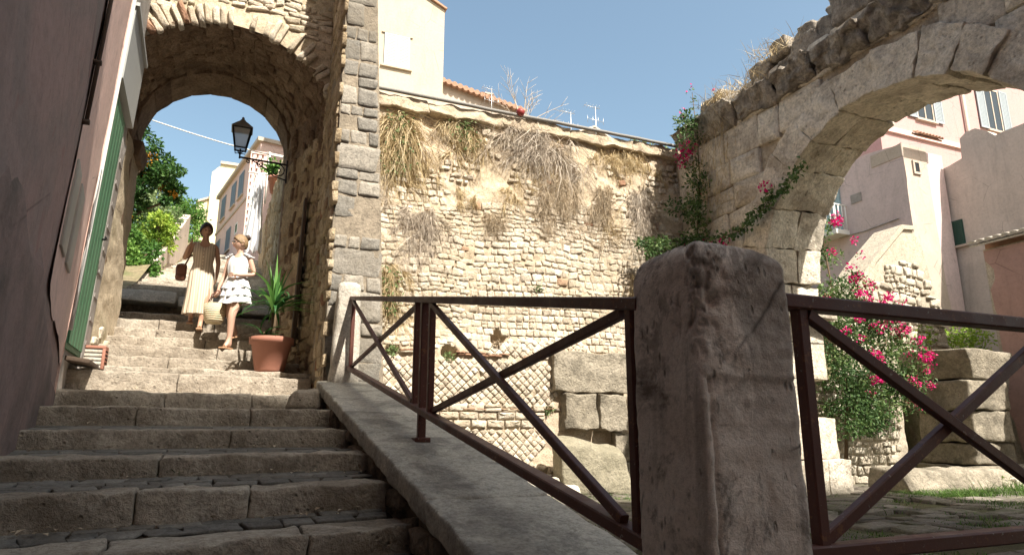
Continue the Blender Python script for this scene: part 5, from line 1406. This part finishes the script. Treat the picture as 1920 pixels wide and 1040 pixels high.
mb = MB(); prism(mb, [(14.6, 8.35), (15.0, 8.35), (15.0, 8.65), (14.6, 8.65)], PX(18.6), -.01, .03); part('wall_plate', mb, M['greyplaster'], ma)
mb = MB(); tube(mb, [(18.57, 15.6, 7.35), (18.57, 14.6, 7.32), (18.57, 13.4, 7.38)], .02, 6); part('cable', mb, M['greyplaster'], ma)
mb = MB(); box(mb, 18.0, 18.6, 15.2, 16.6, 7.35, 7.5)
for k in range(9): tube(mb, [(18.03, 15.25 + .16 * k, 7.5), (18.03, 15.25 + .16 * k, 8.35)], .018, 6)
for k in range(4): tube(mb, [(18.05 + .16 * k, 15.22, 7.5), (18.05 + .16 * k, 15.22, 8.35)], .018, 6)
beam(mb, (18.03, 15.2, 8.37), (18.03, 16.6, 8.37), .05, .04); beam(mb, (18.0, 15.22, 8.37), (18.6, 15.22, 8.37), .05, .04)
part('balcony', mb, M['white'], ma)
window(ma, PX(18.58), 15.4, 16.3, 7.55, 9.2, M['bluewin'], M['bluewin'])
gw = empty('grey_house', (21.5, 10, 0)); tag(gw, 'old grey plastered house with curved parapet and a dark green shuttered window', 'house')
GP = [(13.6, 0), (13.6, 9.33), (13.25, 9.18), (12.9, 9.2), (12.45, 9.3), (12.42, 9.95), (12.2, 10.08), (11.92, 10.08), (11.6, 9.85), (11.4, 9.62), (11.1, 9.65), (10.7, 9.65), (8.5, 9.75), (8.5, 0)]
mb = MB(); prism(mb, GP, PX(20.5), -.4, 0); part('wall', mb, M['greywall'], gw)
wg = window(gw, PX(20.48), 12.72, 13.12, 6.6, 7.4, M['shutter_green'], M['shutter_green'], sill=M['whiteplaster'], pane=False)
mb = MB(); prism(mb, [(20.95, 0), (25, 0), (25, 10.2), (23, 10.1), (21.5, 9.6), (20.95, 9.5)], PY(14.6), -.4, 0); tag(solid('garden_wall', mb, M['whiteplaster']), 'sunlit ochre parapet between the grey house and the upper rose house', 'wall')
ro = empty('rose_house', (27, 18, 0)); tag(ro, 'rose pink upper house with grey open shutters seen through the great arch', 'house')
mb = MB(); box(mb, 21.8, 36, 16, 18, 0, 16.2); part('wall', mb, M['rosehouse'], ro)
mb = MB(); box(mb, 21.75, 36.1, 15.9, 16.0, 12.05, 12.25); part('string_course', mb, M['palepink'], ro)
mb = MB(); tube(mb, [(26.9, 15.9, 4), (26.9, 15.9, 16.0)], .06, 8); part('downpipe', mb, M['whiteplaster'], ro)
for c, a, b in ((24.5, 12.95, 14.6), (28.9, 13.3, 15.25)):
    window(ro, PY(15.98), c - .5, c + .5, a, b, M['whiteplaster'], M['shutter_grey'], True, M['whiteplaster'])
lp = empty('pink_outbuilding', (18, 6, 0)); tag(lp, 'low pink outbuilding with a pale tiled eave at the right edge', 'house')
mb = MB(); lr = random.Random(2)
edge = [(9.50 + lr.uniform(-.10, .08), 5.1 - 5.1 * k / 22) for k in range(23)]
prism(mb, [(2, 0), (2, 5.1)] + edge, PX(16.0), -.06, 0); part('render', mb, M['lowpink'], lp)
mb = MB(); box(mb, 16.07, 20.4, 2, 9.62, 0, 5.15, 0, (.5, .5, 0)); part('wall', mb, M['ruin'], lp)
tiles(lp, (16.35, 9.75, 5.42), (16.35, 2, 5.42), (-.55, 0, -.17), 42, .07, m=M['white_stone'])
mb = MB(); hexa(mb, [(16.3, 2, 5.16), (20.4, 2, 5.16), (16.3, 9.7, 5.16), (20.4, 9.7, 5.16), (16.3, 2, 5.4), (20.4, 2, 6.4), (16.3, 9.7, 5.4), (20.4, 9.7, 6.4)]); part('roof_slope', mb, M['tile'], lp)
rz = MB()
RP = [(12.6, 2.0), (16.6, 2.0), (16.3, 3.9), (15.95, 5.6), (15.7, 5.98), (15.3, 5.95), (14.2, 5.0), (13.2, 4.0), (12.6, 3.2)]
prism(rz, RP, PY(11.0), -.7, 0, 0, (.75, .5, 0))
rubble(rz, 12.8, 16.4, 2.6, 5.3, lambda u, v, h: (u, 11.0 - h, v), (.1, .26), (.14, .44), .04, .05, lambda u, v: v < .88 * (u - 14.2) + 4.55 + .2 * fb(u * 2, v) and v < 5.3 - 1.2 * max(0, u - 15.4), 55, .1, 2.4, rough=.22, skip=.22)
prism(rz, [(12.6, 3.2), (13.2, 4.0), (14.2, 5.0), (15.3, 5.95), (15.7, 5.98), (15.72, 6.08), (15.25, 6.06), (14.13, 5.1), (13.12, 4.1), (12.5, 3.3)], PY(11.0), -.75, .06, 0, (.9, .5, 0))
tag(solid('ruined_wall', rz, M['ruin']), 'sloping ruined stone wall leaning against the houses behind the bougainvillea', 'wall')

# ------------------------------------------------------------------ unseen blocks added behind the viewer to shade the foreground
for (x0, x1, y0, y1, z1, lb) in ((-9, 2.3, -11, -6, 30.0, 'tall unseen block added behind the viewpoint to shade the pink wall'), (2.32, 14.4, -12, -6, 19.15, 'lower unseen block added behind the viewpoint to shade the courtyard')):
    r_ = empty('house', ((x0 + x1) / 2, y1, -1)); tag(r_, lb, 'house')  # plain box out of view, added and sized for its shadow
    mb = MB(); box(mb, x0, x1, y0, y1, -1, z1 - .2); part('wall', mb, M['palepink'], r_)
    mb = MB(); box(mb, x0 - .0, x1, y0 - .1, y1 + .12, z1 - .2, z1); part('roof', mb, M['tile'], r_)

# ------------------------------------------------------------------ people
def skin_mesh(J, E_, root_name):
    names = list(J); idx = {n: i for i, n in enumerate(names)}
    me = bpy.data.meshes.new('tmp'); me.from_pydata([J[n][0] for n in names], [(idx[a], idx[b]) for a, b in E_], [])
    o = bpy.data.objects.new('tmp', me); COL.objects.link(o)
    md = o.modifiers.new('s', 'SKIN'); md.use_smooth_shade = True; md.branch_smoothing = .4
    for i, n in enumerate(names):
        r = J[n][1]; r = r if isinstance(r, tuple) else (r, r)
        sv = me.skin_vertices[0].data[i]; sv.radius = r; sv.use_root = (n == root_name)
    s2 = o.modifiers.new('u', 'SUBSURF'); s2.levels = 2; s2.render_levels = 2
    dg = bpy.context.evaluated_depsgraph_get(); ev = o.evaluated_get(dg); m2 = ev.to_mesh()
    V = [tuple(v.co) for v in m2.vertices]; Fs = [tuple(p.vertices) for p in m2.polygons]
    ev.to_mesh_clear(); bpy.data.objects.remove(o); bpy.data.meshes.remove(me)
    return V, Fs
def add_hand(J, E_, pre, wrist, palm_dir, side, curl):
    w = Vector(wrist); d = Vector(palm_dir).normalized(); s = Vector(side).normalized(); n = d.cross(s)
    J[pre + 'palm'] = (tuple(w + d * .05), (.026, .017)); E_.append((pre + 'wrist', pre + 'palm'))
    for i, (o, L) in enumerate(((-.027, .068), (-.009, .078), (.009, .074), (.026, .058))):
        b = w + d * .085 + s * o; prev = pre + 'palm'
        cd = d.copy()
        for k in range(3):
            nm = pre + 'f%d%d' % (i, k); p = b if k == 0 else Vector(J[prev][0]) + cd * L * .5
            J[nm] = (tuple(p), .0085 if k < 2 else .007); E_.append((prev, nm)); prev = nm; cd = (cd + n * curl).normalized()
    b = w + d * .03 - s * .036; J[pre + 't0'] = (tuple(b), .010); E_.append((pre + 'palm', pre + 't0'))
    p = b + (d * .8 - s * .5 + n * curl).normalized() * .04; J[pre + 't1'] = (tuple(p), .009); E_.append((pre + 't0', pre + 't1'))
    p = p + (d + n * curl).normalized() * .028; J[pre + 't2'] = (tuple(p), .007); E_.append((pre + 't1', pre + 't2'))
def head_geo(mb, c, yaw, pitch, m_skin, m_lip, m_eye, sc=1.0):
    R = Matrix.Rotation(yaw, 3, 'Z') @ Matrix.Rotation(pitch, 3, 'X'); C_ = Vector(c)
    def P(x, y, z): return C_ + R @ Vector((x * sc, y * sc, z * sc))
    nu, nv = 32, 24
    def hp(u, v):
        a = 2 * pi * u; b = pi * (v - .5); x, y, z = cos(b) * sin(a), -cos(b) * cos(a), sin(b)
        rx, ry, rz = .074, .094, .112
        if z < 0: rx *= 1 - .34 * z * z - .08 * (-z); ry *= 1 - .12 * z * z
        X, Y, Z = x * rx, y * ry, z * rz
        if y < 0:
            Y *= .95
            fr = max(0, -y)
            Y -= .020 * math.exp(-((X / .011) ** 2 + ((Z + .022) / .020) ** 2)) * fr      # nose
            Y -= .010 * math.exp(-((X / .010) ** 2 + ((Z + .004) / .026) ** 2)) * fr
            for s in (-1, 1): Y += .009 * math.exp(-(((X - s * .030) / .014) ** 2 + ((Z - .006) / .010) ** 2)) * fr
            Y -= .006 * math.exp(-((X / .022) ** 2 + ((Z + .056) / .009) ** 2)) * fr      # lips
            Y -= .008 * math.exp(-((X / .022) ** 2 + ((Z + .095) / .016) ** 2)) * fr      # chin
        return P(X, Y, Z)
    sheet(mb, hp, nu, nv, m=m_skin)
    for s in (-1, 1):
        lathe_pts = [(.0, -.008), (.006, -.006), (.0085, 0), (.006, .006), (.0, .008)]
        e = P(s * .030, -.079, .006); base = len(mb.v)
        for (r, zz) in lathe_pts:
            for k in range(8): mb.vert(e + Vector((r * 1.3 * cos(k * pi / 4), r * .5 * sin(k * pi / 4), zz * .7)))
        for i in range(4):
            for k in range(8): mb.face((base + i * 8 + k, base + i * 8 + (k + 1) % 8, base + i * 8 + 8 + (k + 1) % 8, base + i * 8 + 8 + k), m_eye)
        ear = [P(s * (.074 + .012 * cos(t)), .008 + .018 * cos(t), -.008 + .030 * sin(t)) for t in [2 * pi * k / 10 for k in range(11)]]
        tube(mb, ear, .008, 6, m_skin)
    tube(mb, [P(x, -.0935 + abs(x) * .45, -.056 + abs(x) * .08) for x in (-.022, -.011, 0, .011, .022)], [.003, .005, .005, .005, .003], 6, m_lip)
    return P
def hair_cap(mb, P, low, thick=.012, fringe=.055, m=0):
    nu, nv = 40, 16
    def hp(u, v):
        a = 2 * pi * u; front = .5 + .5 * cos(a)
        zmin = low + (fringe - low) * front ** 1.5
        b0 = math.asin(max(-.95, min(.95, zmin / .112))); b = b0 + (pi / 2 - b0) * v
        x, y, z = cos(b) * sin(a), -cos(b) * cos(a), sin(b)
        rx, ry, rz = .074, .094, .112
        if z < 0: rx *= 1 - .34 * z * z - .08 * (-z)
        k = 1 + thick / .09 * (1 if v > .05 else .75) + .05 * nz(x * 9 + 5, y * 9, z * 9)
        return P(x * rx * k, y * ry * k + .004, z * rz * k)
    sheet(mb, hp, nu, nv, m=m)
def loft(mb, rings, n=64, m=0, pleat=0):
    """rings: (z, cx, cy, rx, ry, pleat amplitude, front drop)"""
    R_ = []
    for q, (z, cx, cy, rx, ry, pa, dr) in enumerate(rings):
        r = []
        for k in range(n):
            a = 2 * pi * k / n; f = 1 + pa * (sin(a * pleat) + .4 * sin(a * pleat * 1.7 + q * .2))
            fd = max(0, -sin(a)) ** 6
            r.append(mb.vert((cx + rx * f * cos(a), cy + ry * f * sin(a), z - dr * fd)))
        R_.append(r)
    for i in range(len(R_) - 1):
        for k in range(n): mb.face((R_[i][k], R_[i + 1][k], R_[i + 1][(k + 1) % n], R_[i][(k + 1) % n]), m)

# woman in the long striped dress
w1 = empty('person', (-.50, 10.86, 2.44)); tag(w1, 'woman in a long striped sleeveless dress, one hand raised to her bag strap', 'person')
J = {'pelvis': ((0, 0, .88), (.125, .095)), 'waist': ((0, 0, 1.04), (.105, .08)), 'chest': ((0, 0, 1.2), (.125, .09)), 'upper': ((0, .01, 1.32), (.08, .06)), 'neck': ((0, .008, 1.40), .047), 'skull': ((0, -.005, 1.50), .05),
     'Ls': ((.155, .01, 1.325), .046), 'Le': ((.21, .05, 1.07), .036), 'Lwrist': ((.205, -.02, .86), .024),
     'Rs': ((-.155, .01, 1.325), .046), 'Re': ((-.265, -.02, 1.08), .036), 'Rwrist': ((-.215, -.13, 1.25), .024),
     'Lh': ((.085, 0, .84), .085), 'Lk': ((.09, -.12, .47), .055), 'La': ((.045, -.10, .09), .034), 'Lt': ((.05, -.20, .035), (.036, .024)), 'Lh2': ((.045, -.06, .04), .032),
     'Rh': ((-.085, 0, .84), .085), 'Rk': ((-.085, -.02, .50), .055), 'Ra': ((-.10, .20, .24), .034), 'Rt': ((-.10, .12, .17), (.036, .024)), 'Rh2': ((-.10, .235, .225), .03)}
E_ = [('pelvis', 'waist'), ('waist', 'chest'), ('chest', 'upper'), ('upper', 'neck'), ('neck', 'skull'), ('upper', 'Ls'), ('Ls', 'Le'), ('Le', 'Lwrist'), ('upper', 'Rs'), ('Rs', 'Re'), ('Re', 'Rwrist'),
      ('pelvis', 'Lh'), ('Lh', 'Lk'), ('Lk', 'La'), ('La', 'Lt'), ('La', 'Lh2'), ('pelvis', 'Rh'), ('Rh', 'Rk'), ('Rk', 'Ra'), ('Ra', 'Rt'), ('Ra', 'Rh2')]
add_hand(J, E_, 'L', J['Lwrist'][0], (-.02, -.15, -1), (0, -1, 0), .25)
add_hand(J, E_, 'R', J['Rwrist'][0], (.45, .25, .85), (0, -.6, .5), -.5)
V, Fs = skin_mesh(J, E_, 'pelvis')
mb = MB(); b0 = len(mb.v)
for v in V: mb.vert(v)
for f in Fs: mb.face(f, 0)
P1 = head_geo(mb, (0, -.02, 1.545), .28, .16, 0, 1, 2)
mb.build('body', [M['skin_dark'], plain('lips', (.3, .1, .09), .5), M['black']], w1)
mb = MB(); hair_cap(mb, P1, -.075, .024, .058)
mb.build('hair', M['hair_brown'], w1)
mb = MB()
loft(mb, [(1.375, -.0, .01, .105, .055, 0, .14), (1.34, 0, .01, .150, .075, 0, .06), (1.27, 0, 0, .160, .105, .005, 0), (1.18, 0, -.01, .156, .122, .008, 0), (1.05, 0, 0, .135, .105, .012, 0), (.98, 0, 0, .15, .115, .015, 0), (.88, 0, .0, .175, .135, .018, 0), (.70, 0, -.01, .18, .155, .03, 0), (.5, -.005, -.01, .185, .17, .045, 0), (.33, -.01, 0, .195, .18, .06, .0), (.255, -.01, .01, .20, .185, .07, 0)], 96, pleat=11)
d1 = mb.build('dress', M['linen'], w1)
mb = MB()
for k in range(11):
    z = 1.2 - k * .055; lathe(mb, [(.001, -.006), (.008, -.005), (.009, .0), (.001, .006)], (0.0, -.128 + (.012 if k in (2, 3) else 0) - .003 * max(0, k - 5) * 2, z), 8)
mb.build('button_row', M['button'], d1)
mb = MB()
for (x, y, z, dz) in ((.05, -.16, .012, 0), (-.10, .17, .15, .05)):
    rblock(mb, [(x + (.045 if k & 1 else -.045), y + (.115 if k & 2 else -.115), z + (.012 if k & 4 else -.012) + (dz if k & 2 else -dz * .4)) for k in range(8)], (3, 5, 1), .01)
    tube(mb, [(x - .042, y - .03, z), (x, y - .04, z + .055), (x + .042, y - .03, z)], .008, 6)
    mb.build('sandal', M['sandal'], w1); mb = MB()
bg = empty('shoulder_bag', (-.79, 10.93, 3.2)); tag(bg, 'small brown leather shoulder bag hanging at the side of the woman in the long dress', 'bag')
mb = MB(); rblock(mb, hexbox(-.075, .075, -.06, .06, -.0, .27), (6, 5, 6), .055, .006, 8); mb.build('body', M['bag'], bg)
mb = MB(); tube(mb, [(.02, .06, .2), (.10, .04, .42), (.15, -.03, .57), (.13, -.09, .50), (.07, -.06, .30), (.02, -.05, .2)], .010, 6); mb.build('strap', M['bag'], bg)
mb = MB(); rblock(mb, hexbox(-.06, .06, -.075, -.058, .1, .24), (3, 1, 3), .008); mb.build('flap', M['bag'], bg)

# woman in the white ruffled playsuit
w2 = empty('person', (.0, 9.86, 2.075), radians(-34)); tag(w2, 'woman in a short white ruffled dress and sunglasses, carrying a straw basket', 'person')
J = {'pelvis': ((0, 0, .86), (.12, .095)), 'waist': ((0, 0, 1.02), (.10, .08)), 'chest': ((0, 0, 1.18), (.12, .09)), 'upper': ((0, .01, 1.30), (.078, .06)), 'neck': ((0, .005, 1.375), .042), 'skull': ((0, -.005, 1.46), .05),
     'Ls': ((.15, .01, 1.30), .044), 'Le': ((.22, .06, 1.06), .034), 'Lwrist': ((.10, -.14, 1.02), .022),
     'Rs': ((-.15, .01, 1.30), .044), 'Re': ((-.22, .02, 1.05), .034), 'Rwrist': ((-.24, -.05, .88), .022),
     'Lh': ((.085, 0, .82), .085), 'Lk': ((.06, -.14, .47), .055), 'La': ((.03, -.10, .09), .034), 'Lt': ((.025, -.20, .03), (.035, .022)), 'Lh2': ((.03, -.065, .04), .03),
     'Rh': ((-.085, 0, .82), .085), 'Rk': ((-.085, .02, .50), .055), 'Ra': ((-.09, .20, .27), .034), 'Rt': ((-.10, .11, .215), (.035, .022)), 'Rh2': ((-.09, .235, .245), .03)}
E_ = [('pelvis', 'waist'), ('waist', 'chest'), ('chest', 'upper'), ('upper', 'neck'), ('neck', 'skull'), ('upper', 'Ls'), ('Ls', 'Le'), ('Le', 'Lwrist'), ('upper', 'Rs'), ('Rs', 'Re'), ('Re', 'Rwrist'),
      ('pelvis', 'Lh'), ('Lh', 'Lk'), ('Lk', 'La'), ('La', 'Lt'), ('La', 'Lh2'), ('pelvis', 'Rh'), ('Rh', 'Rk'), ('Rk', 'Ra'), ('Ra', 'Rt'), ('Ra', 'Rh2')]
add_hand(J, E_, 'L', J['Lwrist'][0], (-1, -.15, .1), (0, 0, 1), .3)
add_hand(J, E_, 'R', J['Rwrist'][0], (0, -.1, -1), (0, -1, 0), .5)
V, Fs = skin_mesh(J, E_, 'pelvis')
mb = MB()
for v in V: mb.vert(v)
for f in Fs: mb.face(f, 0)
P2 = head_geo(mb, (0, -.015, 1.515), radians(-38), .05, 0, 1, 2)
mb.build('body', [M['skin_fair'], plain('rosy_lips', (.4, .13, .12), .5), M['black']], w2)
mb = MB(); hair_cap(mb, P2, -.075, .014, .06); hr_ = mb.build('hair', M['hair_blond'], w2)
mb = MB(); c = P2(0, .098, .085)
sheet(mb, lambda u, v: c + Vector((cos(2 * pi * u) * sin(pi * v), sin(2 * pi * u) * sin(pi * v), cos(pi * v))) * (.045 + .006 * nz(u * 9, v * 9)), 16, 12)
mb.build('bun', M['hair_brown'], hr_)
mb = MB()
for s in (-1, 1):
    ring = [P2(s * .030 + .024 * cos(2 * pi * k / 12), -.097, .006 + .020 * sin(2 * pi * k / 12)) for k in range(12)]
    ring2 = [P2(s * .030 + .024 * cos(2 * pi * k / 12), -.090, .006 + .020 * sin(2 * pi * k / 12)) for k in range(12)]
    a_ = [mb.vert(p) for p in ring]; b_ = [mb.vert(p) for p in ring2]; mb.face(a_, 0, False); mb.face(b_[::-1], 0, False)
    for k in range(12): mb.face((a_[k], b_[k], b_[(k + 1) % 12], a_[(k + 1) % 12]), 0, False)
    tube(mb, [P2(s * .054, -.09, .012), P2(s * .075, -.04, .012), P2(s * .078, .01, .008)], .004, 5)
tube(mb, [P2(-.01, -.098, .012), P2(.01, -.098, .012)], .004, 5)
mb.build('sunglasses', M['black'], w2)
mb = MB()
loft(mb, [(1.345, 0, .01, .10, .055, 0, .07), (1.31, 0, .01, .145, .075, .01, .02), (1.24, 0, 0, .155, .105, .02, 0), (1.15, 0, -.01, .15, .12, .02, 0), (1.02, 0, 0, .128, .102, .03, 0), (.97, 0, 0, .145, .115, .03, 0)], 96, pleat=13)
for (z0, r0, z1, r1, ph) in ((1.01, .14, .86, .185, 9), (.93, .165, .75, .205, 11), (.84, .185, .65, .218, 10)):
    loft(mb, [(z0, 0, 0, r0, r0 * .82, .02, 0), ((z0 + z1) / 2, 0, 0, (r0 + r1) / 2, (r0 + r1) * .42, .04, 0), (z1 + .02, 0, 0, r1 * .97, r1 * .85, .07, .02), (z1, 0, 0, r1, r1 * .88, .11, .03)], 96, pleat=ph)
for s in (-1, 1):
    for k in range(5):
        mbp = Vector((s * (.10 + .02 * k), .01, 1.35 - .012 * k)); 
        rblock(mb, [mbp + Vector(((.018 if q & 1 else -.018), (.06 if q & 2 else -.06), (.012 if q & 4 else -.012))) for q in range(8)], (2, 3, 1), .01, .008, 20, seed=k)
mb.build('dress', M['cloth'], w2)
mb = MB()
for (x, y, z, dz) in ((.027, -.155, .010, 0), (-.095, .16, .19, .045)):
    rblock(mb, [(x + (.042 if k & 1 else -.042), y + (.11 if k & 2 else -.11), z + (.012 if k & 4 else -.012) + (dz if k & 2 else -dz * .4)) for k in range(8)], (3, 5, 1), .01)
    tube(mb, [(x - .04, y - .03, z), (x, y - .04, z + .05), (x + .04, y - .03, z)], .008, 6)
    mb.build('sandal', M['sandal'], w2); mb = MB()
bk = empty('straw_basket', (-.25, 9.92, 2.44)); tag(bk, 'round woven straw basket carried by the woman in white', 'basket')
mb = MB(); lathe(mb, [(.001, 0), (.10, .0), (.125, .04), (.14, .14), (.15, .27), (.143, .27), (.13, .14), (.09, .02), (.001, .02)], (0, 0, 0), 40); mb.build('body', M['straw'], bk)
mb = MB()
for s in (-1, 1): tube(mb, [(-.09, s * .11, .25), (-.05, s * .10, .38), (.02, s * .04, .46), (.08, s * .06, .38), (.10, s * .11, .25)], .010, 6)
mb.build('handle', M['bag'], bk)

# ------------------------------------------------------------------ litter on the lower steps
mb = MB(); lt = random.Random(9)
for _ in range(150):
    i = lt.randrange(3, 10); Y, z = steps[i]; n_ = steps[i + 1][0]
    x = lt.uniform(-.9, .82); y = Y - .44 * (.9 - x) / 2 + lt.uniform(.3, max(.35, n_ - Y - .02))
    leaf(mb, Vector((x, y, z + .03 + .02 * lt.random())), Vector((lt.uniform(-1, 1), lt.uniform(-1, 1), lt.uniform(-.1, .25))), Vector((0, 0, 1)), lt.uniform(.02, .05), lt.uniform(.015, .03), (lt.random(), 0, 0))
tag(mb.build('fallen_leaves', M['drybrown']), kind='stuff')
